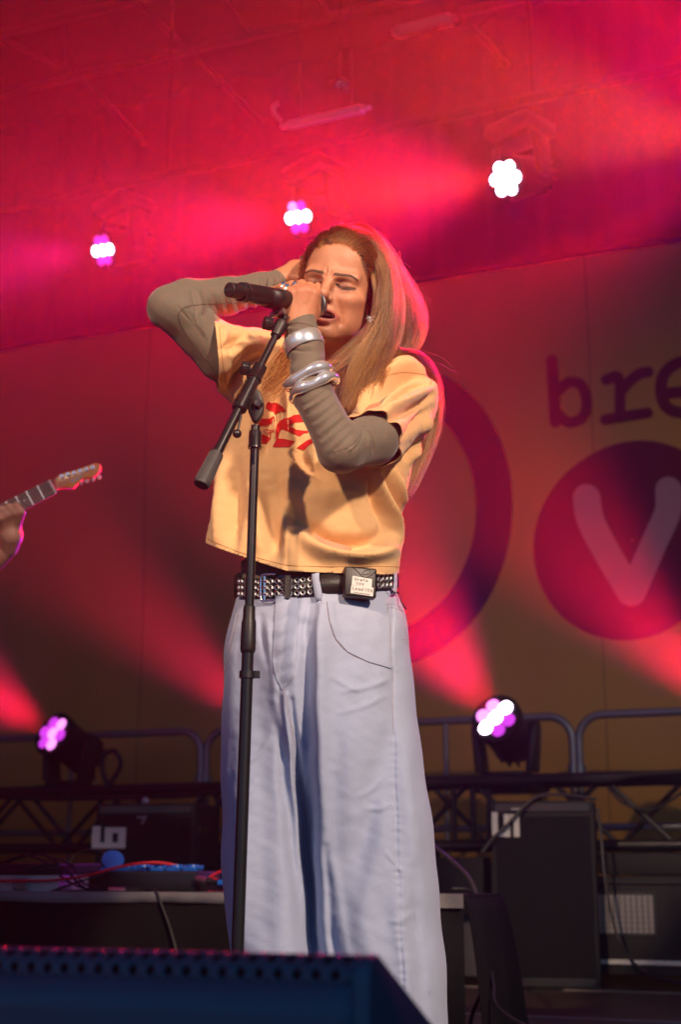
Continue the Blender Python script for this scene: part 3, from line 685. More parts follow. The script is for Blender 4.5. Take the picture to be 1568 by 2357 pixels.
# cabinet set 4 mm inside its steel wrap
core = [wp(-Lw + .004, b + (.004 if b < .3 else -.004), z + (-.004 if z > .1 else .0)) for b, z in prof]
MB().prism(core, WN * (Lw - 0.008)).build('cabinet', M['black_matt'], t)
endp = [wp(0.012, b - .001, z + .001) for b, z in prof]
e_ = MB().prism(endp, -WN * 0.020).build('end_panel', M['wedge_navy'], t, bevel=.005, seg=2, smooth=True)
MB().prism([p - WN * (Lw) for p in endp], -WN * 0.012).build('end_panel', M['wedge_navy'], t, bevel=.004)
# outer steel: arc length parametrised path from the lower slot over the bend
path = [np.array(p) for p in prof[2:]]
path[0] = np.array((0.0, ZT - 0.118))
seg = [0]
for a, b in zip(path[:-1], path[1:]): seg.append(seg[-1] + np.linalg.norm(b - a))
def along(u):
    i = int(np.searchsorted(seg, u)) ; i = min(max(i, 1), len(path) - 1)
    k = (u - seg[i - 1]) / (seg[i] - seg[i - 1]); return path[i - 1] + (path[i] - path[i - 1]) * k
pitch = 0.0182; rowp = 0.0145; hr = 0.0047
u_h = 0.118 - rb_ + 0.005            # first hole row centre: on the front just under the bend
mb = MB(); ncol = int((Lw - 0.03) / pitch)
def wv(s, u): b, z = along(u); return wp(s, b - .001, z + .0005)
# plain part
mb2 = MB(); mb2.grid([wv(-Lw + .004 + (Lw - .008) * i / 30, (u_h - rowp / 2) * j / 3) for j in range(4) for i in range(31)], 31, 4)
o = mb2.build('rear_panel', M['wedge_navy'], t, smooth=True); o.modifiers.new('t', 'SOLIDIFY').thickness = .002
hm_ = MB()
for row in range(6):
    uc = u_h + row * rowp
    off = 0.0 if row % 2 == 0 else 0.5
    for k in range(-1, ncol + 1):
        sc = -0.020 - (k + off) * pitch
        a, b = sc - pitch / 2, sc + pitch / 2
        a = max(a, -Lw + .004); b = min(b, -.004)
        if b - a < .001: continue
        if sc - hr < a or sc + hr > b:
            hm_.add([wv(a, uc - rowp / 2), wv(b, uc - rowp / 2), wv(b, uc), wv(a, uc), wv(b, uc + rowp / 2), wv(a, uc + rowp / 2)], [(0, 1, 2, 3), (3, 2, 4, 5)]); continue
        N_ = 16; outer = []; inner = []
        for q in range(N_):
            an = 2 * math.pi * q / N_ + math.pi / 4
            cx, cy = math.cos(an), math.sin(an); m1 = max(abs(cx), abs(cy))
            outer.append(wv(sc + cx / m1 * (b - a) / 2, uc + cy / m1 * rowp / 2)); inner.append(wv(sc + cx * hr, uc + cy * hr))
        hm_.add(outer + inner, [(q, (q + 1) % N_, N_ + (q + 1) % N_, N_ + q) for q in range(N_)])
o = hm_.build('perforated_grille', M['wedge_navy'], t, smooth=True, auto=60); o['kind'] = 'stuff'
o.modifiers.new('t', 'SOLIDIFY').thickness = .002
for px, py in ((42, 2274), (394, 2284), (-120, 2270), (757, 2290)):
    q = P(px, py, 1.31); s = (px - 822) / FPX * 1.36
    c_ = wp(s, -.002, ZT - 0.075)
    sc_ = MB().cyl(c_, c_ + WF * .002, .0062, .005, 16).build('screw', M['black_metal'], t, smooth=True)
    MB().cyl(c_ + WF * .002, c_ + WF * .0024, .0025, n=6).build('screw_socket', M['hole_dark'], sc_)
c_ = wp(-Lw / 2, .004, ZT - 0.126)
MB().box(c_ , (Lw - .02, .01, .012), (WN, WF, UZ)).build('slot', M['hole_dark'], t)
MB().box(wp(-Lw / 2, .002, (ZT - .134) / 2), (Lw - .02, .008, ZT - .138), (WN, WF, UZ)).build('lower_panel', mat('wedge_carpet', (.022, .022, .025), .95, bump=.6, bscale=420, var=.3, scale=80), t, bevel=.003)
# ------------------------------------------------------------------ implicit-surface toolkit (numpy surface nets)
F32 = np.float32
def smin(a, b, k):
    h = np.maximum(k - np.abs(a - b), 0) / k
    return np.minimum(a, b) - h * h * k * 0.25
def smax(a, b, k): return -smin(-a, -b, k)
def s_cap(p, a, b, ra, rb):
    a = np.array(a, F32); b = np.array(b, F32); ba = b - a; pa = p - a
    h = np.clip(pa @ ba / (ba @ ba), 0, 1)
    return np.linalg.norm(pa - h[:, None] * ba, axis=1) - (ra + (rb - ra) * h)
def s_chain(p, pts, rs, k=0.0):
    d = None
    for i in range(len(pts) - 1):
        e = s_cap(p, pts[i], pts[i + 1], rs[i], rs[i + 1])
        d = e if d is None else (np.minimum(d, e) if k == 0 else smin(d, e, k))
    return d
def s_ell(p, c, r):
    q = p - np.array(c, F32); r = np.array(r, F32)
    k0 = np.linalg.norm(q / r, axis=1); k1 = np.linalg.norm(q / (r * r), axis=1) + 1e-9
    return k0 * (k0 - 1) / k1
def surface_nets(func, lo, hi, h):
    lo = np.array(lo, F32); n = np.ceil((np.array(hi, F32) - lo) / h / 4).astype(int) * 4 + 1
    cn = (n - 1) // 4 + 1
    cg = [lo[i] + np.arange(cn[i], dtype=F32) * 4 * h for i in range(3)]
    cp = np.stack(np.meshgrid(*cg, indexing='ij'), -1).reshape(-1, 3)
    cd = func(cp).reshape(cn)
    # blocks (between coarse samples) that may hold the surface
    m = np.minimum.reduce([np.abs(cd[i:cn[0] - 1 + i, j:cn[1] - 1 + j, k:cn[2] - 1 + k]) for i in (0, 1) for j in (0, 1) for k in (0, 1)])
    near = m < 4 * h * 1.8
    nf = np.repeat(np.repeat(np.repeat(near, 4, 0), 4, 1), 4, 2)
    mask = np.zeros(n, bool)
    for i in (0, 1):
        for j in (0, 1):
            for k in (0, 1):
                mask[i:n[0] - 1 + i, j:n[1] - 1 + j, k:n[2] - 1 + k] |= nf
    D = np.repeat(np.repeat(np.repeat(cd, 4, 0), 4, 1), 4, 2)[:n[0], :n[1], :n[2]].copy()
    D = np.where(D < 0, -1.0, 1.0).astype(F32)
    idx = np.argwhere(mask)
    D[mask] = func((lo + idx.astype(F32) * h).astype(F32))
    S = D < 0
    cells = np.zeros(n - 1, np.int8)
    for i in (0, 1):
        for j in (0, 1):
            for k in (0, 1):
                cells += S[i:n[0] - 1 + i, j:n[1] - 1 + j, k:n[2] - 1 + k]
    act = (cells > 0) & (cells < 8) & nf
    ci = np.argwhere(act); vid = -np.ones(n - 1, int); vid[act] = np.arange(len(ci))
    acc = np.zeros((len(ci), 3)); cnt = np.zeros(len(ci))
    C = [(i, j, k) for i in (0, 1) for j in (0, 1) for k in (0, 1)]
    for a in C:
        for ax_ in range(3):
            if a[ax_]: continue
            b = list(a); b[ax_] = 1
            da = D[ci[:, 0] + a[0], ci[:, 1] + a[1], ci[:, 2] + a[2]]; db = D[ci[:, 0] + b[0], ci[:, 1] + b[1], ci[:, 2] + b[2]]
            s = (da < 0) != (db < 0); t = np.where(s, da / np.where(s, da - db, 1), 0)
            v = np.tile(np.array(a, float), (len(ci), 1)); v[:, ax_] += t
            acc += np.where(s[:, None], v, 0); cnt += s
    V = lo + (ci + acc / np.maximum(cnt, 1)[:, None]) * h
    Fs = []
    for ax_ in range(3):
        u, v = (ax_ + 1) % 3, (ax_ + 2) % 3
        sl0 = [slice(None)] * 3; sl1 = [slice(None)] * 3
        sl0[ax_] = slice(0, -1); sl1[ax_] = slice(1, None)
        A = S[tuple(sl0)]; B = S[tuple(sl1)]
        e = np.argwhere(A != B)
        ok = (e[:, u] > 0) & (e[:, v] > 0) & (e[:, u] < n[u] - 1) & (e[:, v] < n[v] - 1); e = e[ok]
        fl = A[tuple(e.T)]
        q = []
        for du, dv in ((-1, -1), (0, -1), (0, 0), (-1, 0)):
            c_ = e.copy(); c_[:, u] += du; c_[:, v] += dv; q.append(vid[tuple(c_.T)])
        q = np.stack(q, 1); q[~fl] = q[~fl][:, ::-1]
        Fs.append(q[(q >= 0).all(1)])
    return V, np.concatenate(Fs)
def relax(V, Fc, it=2, lam=0.5):
    n = len(V)
    E = np.concatenate([Fc[:, [0, 1]], Fc[:, [1, 2]], Fc[:, [2, 3]], Fc[:, [3, 0]]])
    E = np.concatenate([E, E[:, ::-1]])
    deg = np.bincount(E[:, 0], minlength=n).astype(float)
    for _ in range(it):
        for l in (lam, -lam * 1.02):
            s = np.stack([np.bincount(E[:, 0], weights=V[E[:, 1], k], minlength=n) for k in range(3)], 1)
            V = V + l * (s / np.maximum(deg, 1)[:, None] - V)
    return V
def vnormals(V, Fc):
    n_ = np.cross(V[Fc[:, 2]] - V[Fc[:, 0]], V[Fc[:, 3]] - V[Fc[:, 1]]); N = np.zeros_like(V)
    for k in range(4):
        for c_ in range(3): N[:, c_] += np.bincount(Fc[:, k], weights=n_[:, c_], minlength=len(V))
    return N / (np.linalg.norm(N, axis=1)[:, None] + 1e-12)
def np_mesh(name, V, Fc, material, parent=None, colors=None):
    me = bpy.data.meshes.new(name); me.from_pydata(V.tolist(), [], Fc.tolist()); me.update()
    me.shade_smooth()
    if colors is not None:
        a = me.color_attributes.new('tint', 'FLOAT_COLOR', 'POINT')
        a.data.foreach_set('color', np.concatenate([colors, np.ones((len(V), 1))], 1).astype(F32).ravel())
    return link_mesh(name, me, material, parent)
def pdist(X, Y, pl):
    """distance of screen points to a screen polyline, and the fraction along it"""
    pl = np.array(pl, float); best = np.full(X.shape, 1e9); fr = np.zeros(X.shape); L_ = np.r_[0, np.cumsum(np.linalg.norm(np.diff(pl, axis=0), axis=1))]
    for i in range(len(pl) - 1):
        a, b = pl[i], pl[i + 1]; d = b - a; t = np.clip(((X - a[0]) * d[0] + (Y - a[1]) * d[1]) / (d @ d), 0, 1)
        q = np.hypot(X - a[0] - t * d[0], Y - a[1] - t * d[1]); m = q < best
        best = np.where(m, q, best); fr = np.where(m, (L_[i] + t * (L_[i + 1] - L_[i])) / L_[-1], fr)
    return best, fr
def dense(pl, n=24): return [tuple(p) for p in spline([np.array(q, float) for q in pl], n)]
def fnoise(V, scale, seed=0.0, oct=3):
    """cheap smooth vector noise from sines, for cloth"""
    r = np.random.default_rng(int(seed * 10) + 3); out = np.zeros(len(V)); a = 1.0; tot = 0
    for o in range(oct):
        for _ in range(5):
            k = r.normal(size=3); k = k / np.linalg.norm(k) * scale * (2 ** o) * r.uniform(.7, 1.3)
            out += a * np.sin(V @ k + r.uniform(0, 6.28)) * .45; 
        tot += a; a *= .55
    return out / tot

# ------------------------------------------------------------------ skin and cloth materials
def skin_material():
    m = bpy.data.materials.new('skin'); m.use_nodes = True; n = m.node_tree.nodes; L = m.node_tree.links; b = n['Principled BSDF']
    at = n.new('ShaderNodeAttribute'); at.attribute_name = 'tint'
    tc = n.new('ShaderNodeTexCoord')
    nz = n.new('ShaderNodeTexNoise'); nz.inputs['Scale'].default_value = 45; nz.inputs['Detail'].default_value = 6
    mr = n.new('ShaderNodeMapRange'); mr.inputs[1].default_value = .3; mr.inputs[2].default_value = .7; mr.inputs[3].default_value = .90; mr.inputs[4].default_value = 1.08
    mx = n.new('ShaderNodeMix'); mx.data_type = 'RGBA'; mx.blend_type = 'MULTIPLY'; mx.inputs[0].default_value = 1
    L.new(tc.outputs['Object'], nz.inputs['Vector']); L.new(nz.outputs['Fac'], mr.inputs[0]); L.new(at.outputs['Color'], mx.inputs[6])
    L.new(mr.outputs[0], mx.inputs[7])
    # a scatter of freckles
    vo = n.new('ShaderNodeTexVoronoi'); vo.inputs['Scale'].default_value = 95
    L.new(tc.outputs['Object'], vo.inputs['Vector'])
    fr = n.new('ShaderNodeMapRange'); fr.inputs[1].default_value = .06; fr.inputs[2].default_value = .16; fr.inputs[3].default_value = .80; fr.inputs[4].default_value = 1.0
    L.new(vo.outputs['Distance'], fr.inputs[0])
    m2 = n.new('ShaderNodeMix'); m2.data_type = 'RGBA'; m2.blend_type = 'MULTIPLY'; m2.inputs[0].default_value = .55
    L.new(mx.outputs[2], m2.inputs[6]); L.new(fr.outputs[0], m2.inputs[7]); L.new(m2.outputs[2], b.inputs['Base Color'])
    b.inputs['Roughness'].default_value = .47; b.inputs['Specular IOR Level'].default_value = .5
    b.inputs['Subsurface Weight'].default_value = .18; b.inputs['Subsurface Radius'].default_value = (.010, .004, .002); b.inputs['Subsurface Scale'].default_value = .5
    nb = n.new('ShaderNodeTexNoise'); nb.inputs['Scale'].default_value = 520; nb.inputs['Detail'].default_value = 3
    bp = n.new('ShaderNodeBump'); bp.inputs['Strength'].default_value = .3; bp.inputs['Distance'].default_value = .002
    L.new(tc.outputs['Object'], nb.inputs['Vector']); L.new(nb.outputs['Fac'], bp.inputs['Height']); L.new(bp.outputs[0], b.inputs['Normal'])
    MATS['skin'] = m
skin_material()
def cloth_material(name, color, weave=700, bump=.25, rough=.9, sheen=.25, var=.08, wr=0.3, wscale=18):
    m = mat(name, color, rough, var=var, scale=9, sheen=sheen, spec=.25); n = m.node_tree.nodes; L = m.node_tree.links; b = n['Principled BSDF']
    tc = [k for k in n if k.type == 'TEX_COORD'][0]
    nz = n.new('ShaderNodeTexNoise'); nz.inputs['Scale'].default_value = weave; nz.inputs['Detail'].default_value = 2
    wn = n.new('ShaderNodeTexNoise'); wn.inputs['Scale'].default_value = wscale; wn.inputs['Detail'].default_value = 7; wn.inputs['Roughness'].default_value = .6; wn.inputs['Distortion'].default_value = .8
    b1 = n.new('ShaderNodeBump'); b1.inputs['Strength'].default_value = wr; b1.inputs['Distance'].default_value = .02
    b2 = n.new('ShaderNodeBump'); b2.inputs['Strength'].default_value = bump; b2.inputs['Distance'].default_value = .001
    L.new(tc.outputs['Object'], nz.inputs['Vector']); L.new(tc.outputs['Object'], wn.inputs['Vector'])
    L.new(wn.outputs['Fac'], b1.inputs['Height']); L.new(nz.outputs['Fac'], b2.inputs['Height']); L.new(b1.outputs[0], b2.inputs['Normal']); L.new(b2.outputs[0], b.inputs['Normal'])
    return m
cloth_material('shirt_cotton', (0.77, 0.46, 0.22), wr=.10, wscale=22)
cloth_material('print_red', (0.55, 0.012, 0.014), rough=.7, sheen=0, wr=.1)
cloth_material('undershirt_jersey', (0.155, 0.128, 0.096), rough=.62, sheen=.3, wr=.10, wscale=30)
cloth_material('denim_pale', (0.42, 0.475, 0.65), weave=900, bump=.3, wr=.14, wscale=12, var=.06)
cloth_material('stitch_thread', (0.40, 0.32, 0.36), wr=0, bump=.1)

# ------------------------------------------------------------------ the singer: head frame and joints
SY = 2.60
HC = P(780, 673, 2.605)
_h = (HC - Vector((0, 0, CAMZ))).normalized(); _r = Vector((1, 0, 0)); _r = (_r - _h * _r.dot(_h)).normalized(); _u = _r.cross(_h)
def head_frame(yaw, pitch, roll):
    f = -_h; r = _r.copy(); u = _u.copy()                      # f towards the camera, r to the picture's right
    q = Quaternion(u, R(-yaw)); f, r = q @ f, q @ r
    q = Quaternion(r, R(-pitch)); f, u = q @ f, q @ u
    q = Quaternion(f, R(-roll)); r, u = q @ r, q @ u
    return r, f, u
HR, HF, HU = head_frame(13, 15, 8)
HB = np.array([tuple(HR), tuple(HF), tuple(HU)])               # rows: local axes in world
HCn = np.array(tuple(HC))
def h2w(p): return HC + HR * p[0] + HF * p[1] + HU * p[2]
def w2h(A): return (A - HCn) @ HB.T
NECK0 = np.array(tuple(P(806, 842, 2.68)))                     # base of the neck
def head_sdf(p):
    q = p; ab = np.stack([np.abs(q[:, 0]), q[:, 1], q[:, 2]], 1)   # mirrored halves
    d = s_ell(q, (0, -.014, .030), (.073, .094, .086))
    d = smin(d, s_ell(q, (0, .026, .050), (.060, .056, .052)), .03)
    d = smin(d, s_ell(q, (0, .020, -.030), (.058, .066, .080)), .03)
    d = smin(d, s_cap(ab, (.048, -.008, -.055), (.013, .069, -.094), .021, .016), .03)
    d = smin(d, s_ell(q, (0, .077, -.096), (.019, .016, .013)), .018)
    d = smin(d, s_ell(ab, (.043, .052, -.022), (.024, .022, .016)), .02)       # cheekbone
    d = smin(d, s_ell(ab, (.035, .069, -.030), (.017, .016, .013)), .016)      # bunched cheek
    d = smin(d, s_ell(ab, (.038, .040, -.056), (.022, .030, .032)), .02)       # full cheek
    d = smin(d, s_ell(q, (0, .076, -.058), (.027, .021, .022)), .02)           # maxilla
    # brows drawn down and together
    d = smin(d, s_cap(ab, (.011, .086, .0075), (.046, .069, .015), .0095, .008), .014)
    d = smin(d, s_ell(q, (0, .083, .016), (.013, .012, .016)), .010)
    # orbits, then the closed lids
    d = smax(d, -s_ell(ab, (.031, .090, -.003), (.017, .011, .0085)), .010)
    d = smin(d, s_ell(ab, (.031, .0642, -.003), (.0155, .0155, .0100)), .004)
    d = smax(d, -s_chain(ab, [(.016, .0795, -.0050), (.024, .0825, -.0078), (.032, .0825, -.0086), (.040, .079, -.0073), (.048, .0735, -.0050)], [.0012, .0022, .0024, .0021, .0011]), .0025)
    d = smax(d, -s_chain(ab, [(.018, .083, .0005), (.029, .0855, .0030), (.042, .079, .0020)], [.0008, .0012, .0008]), .003)
    # under-eye crease
    d = smax(d, -s_chain(ab, [(.018, .083, -.011), (.030, .0835, -.0165), (.042, .077, -.0145)], [.0005, .0010, .0005]), .004)
    for zz, z2 in ((-.004, -.0005), (-.008, -.009), (-.012, -.0165)):
        d = smax(d, -s_cap(ab, (.0495, .0725, zz), (.058, .064, z2), .0009, .0003), .003)
    # nose
    nose = s_chain(q, [(0, .083, .008), (0, .0935, -.009), (0, .1050, -.028)], [.0075, .0080, .0098], .006)
    nose = smin(nose, s_ell(q, (0, .1065, -.0320), (.0105, .0105, .0095)), .006)
    nose = smin(nose, s_ell(ab, (.0118, .0950, -.0370), (.0075, .0095, .0075)), .006)
    d = smin(d, nose, .009)
    d = smax(d, -s_ell(ab, (.0072, .1005, -.0430), (.0036, .0055, .0034)), .003)
    # furrows of the frown
    d = smax(d, -s_chain(ab, [(.0062, .0945, .006), (.0058, .0945, .014), (.0085, .0935, .024)], [.0012, .0016, .0006]), .005)
    d = smax(d, -s_cap(q, (-.008, .0925, -.001), (.008, .0925, -.001), .0006, .0006), .004)
    # folds from the nose past the mouth
    d = smax(d, -s_chain(ab, [(.0180, .0915, -.034), (.026, .0870, -.046), (.0340, .0785, -.060), (.0360, .0725, -.076)], [.0010, .0022, .0024, .0010]), .012)
    # open mouth, skewed to the picture's right
    d = smin(d, s_chain(q, [(-.0225, .079, -.0640), (-.010, .0930, -.0580), (-.003, .0960, -.0565), (.0, .0953, -.0575), (.004, .0960, -.0565), (.012, .0925, -.0582), (.0265, .0775, -.0655)], [.0030, .0048, .0050, .0046, .0050, .0048, .0028]), .005)
    d = smin(d, s_chain(q, [(-.0225, .079, -.0675), (-.010, .0900, -.0785), (.002, .0920, -.0803), (.013, .0885, -.0787), (.0265, .0775, -.0680)], [.0028, .0056, .0062, .0056, .0028]), .006)
    d = smax(d, -s_ell(q, (.003, .088, -.0680), (.0215, .022, .0068)), .003)
    d = smax(d, -s_ell(q, (.002, .091, -.0865), (.016, .006, .0035)), .006)     # dip under the lower lip
    # ear on the picture's right
    d = smin(d, s_ell(ab, (.074, -.012, -.020), (.008, .018, .030)), .008)
    d = smax(d, -s_ell(ab, (.083, -.008, -.017), (.005, .010, .018)), .005)
    return d
SHL = np.array(tuple(P(588, 818, 2.66))); SHR = np.array(tuple(P(955, 878, 2.66)))   # shoulders, picture left / right
CHEST = np.array(tuple(P(775, 960, 2.66)))
def neck_sdf(P_):
    a = HCn + np.array(h2w((0, -.022, -.055)) - HC); 
    d = s_cap(P_, a, NECK0 + np.array((0, .0, -.03)), .047, .052)
    d = smin(d, s_chain(P_, [SHL * .55 + NECK0 * .45 + np.array((0, .02, -.035)), NECK0 + np.array((0, .02, -.045)), SHR * .6 + NECK0 * .4 + np.array((0, .02, -.04))], [.035, .055, .035]), .05)
    d = smin(d, s_ell(P_, NECK0 + np.array((-.01, -.005, -.11)), (.12, .085, .08)), .05)
    # sinews and collar bones
    b = HCn + np.array(h2w((.045, -.01, -.06)) - HC)
    d = smin(d, s_cap(P_, b, NECK0 + np.array((-.02, -.052, -.05)), .012, .009), .02)
    d = smin(d, s_cap(P_, NECK0 + np.array((.0, -.062, -.055)), NECK0 + np.array((.085, -.030, -.055)), .008, .006), .02)
    return d
# arms
pv = lambda px, py, Y: np.array(tuple(P(px, py, Y)))
ELR, WRR = pv(772, 1040, 2.405), pv(688, 742, 2.425)           # arm holding the microphone
ELL, WRL = pv(392, 712, 2.56), pv(652, 645, 2.66)              # arm behind the head
# hand on the microphone
ph = lambda px, py, Y: pv(px, py + 5, Y)
def hand_sdf(p):
    mc = [ph(675, 674, 2.418), ph(692, 670, 2.414), ph(709, 669, 2.414), ph(723, 675, 2.420)]
    wr = [ph(668, 732, 2.430), ph(680, 734, 2.426), ph(694, 735, 2.426), ph(708, 738, 2.430)]
    d = None
    for a, b, r in zip(wr, mc, (.0125, .013, .013, .0125)):
        e = s_cap(p, a, b, .0135, r); d = e if d is None else smin(d, e, .012)
    d = smin(d, s_chain(p, [ph(684, 770, 2.432), ph(688, 735, 2.430), ph(690, 712, 2.430)], [.023, .022, .020]), .012)
    d = smin(d, s_chain(p, [ph(703, 738, 2.442), ph(720, 712, 2.444), ph(724, 682, 2.446)], [.015, .0155, .0105]), .012)   # ball of the thumb
    fing = [[(675, 672, 2.416), (650, 657, 2.422), (629, 664, 2.442), (630, 686, 2.458)],
            [(692, 668, 2.412), (672, 652, 2.430), (652, 656, 2.462), (650, 680, 2.476)],
            [(709, 667, 2.412), (695, 650, 2.432), (676, 653, 2.468), (672, 680, 2.484)],
            [(723, 673, 2.418), (714, 655, 2.438), (697, 655, 2.474), (694, 684, 2.488)]]
    for f, r in zip(fing, ([.0092, .0082, .0076, .0062], [.0098, .0088, .0080, .0066], [.0098, .0090, .0082, .0068], [.0096, .0088, .0080, .0066])):
        d = smin(d, s_chain(p, [ph(*k) for k in f], r, .003), .0055)
    th = s_chain(p, [ph(724, 690, 2.446), ph(728, 668, 2.446), ph(731, 653, 2.452)], [.0105, .0092, .0066], .003)
    d = smin(d, th, .005)
    for a, b in zip(mc, wr):                                        # tendons
        m_ = a * .62 + b * .38
        d = smin(d, s_cap(p, a + np.array((0, -.0085, 0)), m_ + np.array((0, -.0105, 0)), .0042, .0022), .006)
    return d
def hand2_sdf(p):
    d = s_chain(p, [pv(625, 655, 2.655), pv(654, 643, 2.665), pv(680, 625, 2.672)], [.026, .0225, .024], .01)
    for k, (a, b) in enumerate((((684, 628, 2.660), (716, 600, 2.672)), ((684, 625, 2.672), (718, 592, 2.690)), ((684, 621, 2.684), (720, 588, 2.706)), ((683, 620, 2.695), (718, 592, 2.72)))):
        d = smin(d, s_cap(p, pv(*a), pv(*b), .0125, .0105), .010)
        e = s_chain(p, [pv(*b), pv(b[0] + 30, b[1] - 14 + 2 * k, b[2] + .03), pv(b[0] + 52, b[1] - 16 + 3 * k, b[2] + .05)], [.0090, .0082, .0068], .003)
        d = smin(d, e, .005)
    th = s_chain(p, [pv(668, 640, 2.652), pv(696, 640, 2.648), pv(716, 632, 2.652)], [.012, .0095, .0075], .004)
    return smin(d, th, .008)
def trunk_sdf(p):
    hipc = pv(735, 1370, 2.66)
    d = s_ell(p, CHEST + np.array((0, .01, -.04)), (.135, .085, .16))
    d = smin(d, s_ell(p, hipc + np.array((0, .01, 0)), (.135, .09, .11)), .12)
    d = smin(d, s_chain(p, [CHEST, hipc], [.095, .10]), .06)
    d = smin(d, s_chain(p, [SHR + np.array((-.03, .01, -.05)), (SHR * .45 + ELR * .55) + np.array((0, 0, 0)), ELR + np.array((.008, .004, .006)), pv(716, 900, 2.414), pv(704, 800, 2.418), WRR], [.036, .028, .024, .022, .018, .018]), .015)
    d = smin(d, s_chain(p, [SHL + np.array((.03, .02, -.03)), ELL + np.array((.01, 0, 0)), WRL], [.042, .030, .020]), .03)
    for s, kx in ((-1, 640), (1, 860)):
        hip = hipc + np.array((s * .075, .01, -.04)); an = pv(kx, 2300, 2.62); an[2] = .09
        d = smin(d, s_chain(p, [hip, (hip + an) / 2 + np.array((s * .01, -.02, .03)), an], [.078, .052, .036]), .04)
        d = smin(d, s_cap(p, an + np.array((0, .02, -.045)), an + np.array((s * .02, -.12, -.06)), .034, .026), .03)
    return d
def build_body(parent):
    h = .00145
    def f(p): return smin(head_sdf(w2h(p).astype(F32)), neck_sdf(p), .022)
    V1, F1 = surface_nets(f, HCn + np.array((-.17, -.15, -.30)), HCn + np.array((.20, .14, .135)), h)
    V1 = relax(V1, F1, 4, .5)
    L_ = w2h(V1); a = np.abs(L_[:, 0]); x, y, z = L_.T
    base = np.array((.57, .255, .142)); col = np.tile(base, (len(V1), 1))
    def tint(c, w):
        nonlocal col
        w = np.clip(w, 0, 1)[:, None]; col = col * (1 - w) + np.array(c) * w
    g = lambda cx, cy, cz, s, X=None: np.exp(-(((a if X is None else X) - cx) ** 2 + (y - cy) ** 2 + (z - cz) ** 2) / s ** 2)
    tint((.55, .19, .12), .45 * g(.040, .062, -.034, .022)); tint((.55, .19, .12), .5 * g(0, .112, -.033, .014)); tint((.52, .24, .14), .3 * g(0, .08, -.10, .02))
    tint((.40, .17, .11), .55 * g(.030, .082, -.016, .010)); tint((.30, .13, .09), .85 * g(.030, .084, -.001, .013))  # under-eye tone, then eye-socket shade painted into the skin
    up = pdist(x, z, [(-.0235, -.0640), (-.010, -.0578), (-.003, -.0560), (.0, -.0575), (.004, -.0560), (.012, -.0580), (.0270, -.0655)])[0]
    lo = pdist(x, z, [(-.0235, -.0675), (-.010, -.0785), (.002, -.0803), (.013, -.0787), (.0270, -.0680)])[0]
    fr = (y > .06)
    tint((.50, .15, .115), np.where(fr, .92 * np.clip(1.4 - up / .0046, 0, 1), 0)); tint((.50, .15, .115), np.where(fr, .92 * np.clip(1.4 - lo / .0056, 0, 1), 0))
    cav = ((x - .003) / .021) ** 2 + ((z + .0680) / .0076) ** 2
    tint((.10, .018, .016), np.where((y < .0885) & (y > .05) & (cav < 1.15), 1, 0))
    lash = pdist(a, z, [(.016, -.0045), (.024, -.0078), (.032, -.0088), (.040, -.0077), (.0490, -.0045)])[0]
    tint((.05, .028, .02), np.where(y > .055, .95 * np.clip(1.7 - lash / .0020, 0, 1), 0))  # lash line, thickened with the eye slit's shade painted in
    br = pdist(a, z, [(.0105, .0108), (.024, .0135), (.038, .0155), (.0500, .0115)])[0]
    tint((.20, .105, .06), np.where(y > .05, .6 * np.clip(1.5 - br / .0026, 0, 1), 0))
    tint((.14, .045, .03), np.where((a < .012) & (a > .0035) & (z < -.0400) & (z > -.0465) & (y > .095) & (y < .1065), .8, 0))
    # scalp under the hair takes the hair's own brown
    scalp = (z > .070 - .10 * np.clip(a - .03, 0, 1)) | (y < .012) & (z > -.07); sc = np.clip((z - .078 + 2.2 * np.clip(a - .035, 0, 1)) / .01, 0, 1)
    tint((.13, .065, .035), np.maximum(np.where((y < .005) & (z > -.06) & (a < .10), 1, 0), np.where(y < .085, sc, 0)))
    V2, F2 = surface_nets(hand_sdf, pv(610, 800, 2.36), pv(760, 630, 2.53), .0012)
    V2 = relax(V2, F2, 1, .35)
    V3, F3 = surface_nets(hand2_sdf, pv(600, 690, 2.60), pv(800, 560, 2.80), .002)
    V4, F4 = surface_nets(trunk_sdf, np.array((-.45, 2.25, -.01)), np.array((.30, 2.95, 1.60)), .011)
    hc_ = np.tile(base * np.array((1.02, .92, .88)), (len(V2), 1))
    for kn in ((675, 671, 2.406), (692, 667, 2.402), (709, 666, 2.402), (723, 672, 2.408)):
        w_ = np.exp(-np.sum((V2 - pv(*kn)) ** 2, 1) / .009 ** 2)[:, None] * .5; hc_ = hc_ * (1 - w_) + np.array((.56, .20, .125)) * w_
    for tp in ((737, 651, 2.449),):                                 # painted thumb nail
        w_ = (np.sum((V2 - pv(*tp)) ** 2, 1) < .0042 ** 2)[:, None] * .0; hc_ = hc_ * (1 - w_) + np.array((.35, .02, .03)) * w_
    V = np.concatenate([V1, V2, V3, V4]); Fc = np.concatenate([F1, F2 + len(V1), F3 + len(V1) + len(V2), F4 + len(V1) + len(V2) + len(V3)])
    col = np.concatenate([col, hc_, np.tile(base * np.array((1, .93, .9)), (len(V3), 1)), np.tile(base, (len(V4), 1))])
    return np_mesh('body', V, Fc, M['skin'], parent, col)
singer = thing('person', (0, SY, 0), 'singer in yellow T-shirt and wide pale jeans gripping a microphone, arm behind head', 'person')
body = build_body(singer)
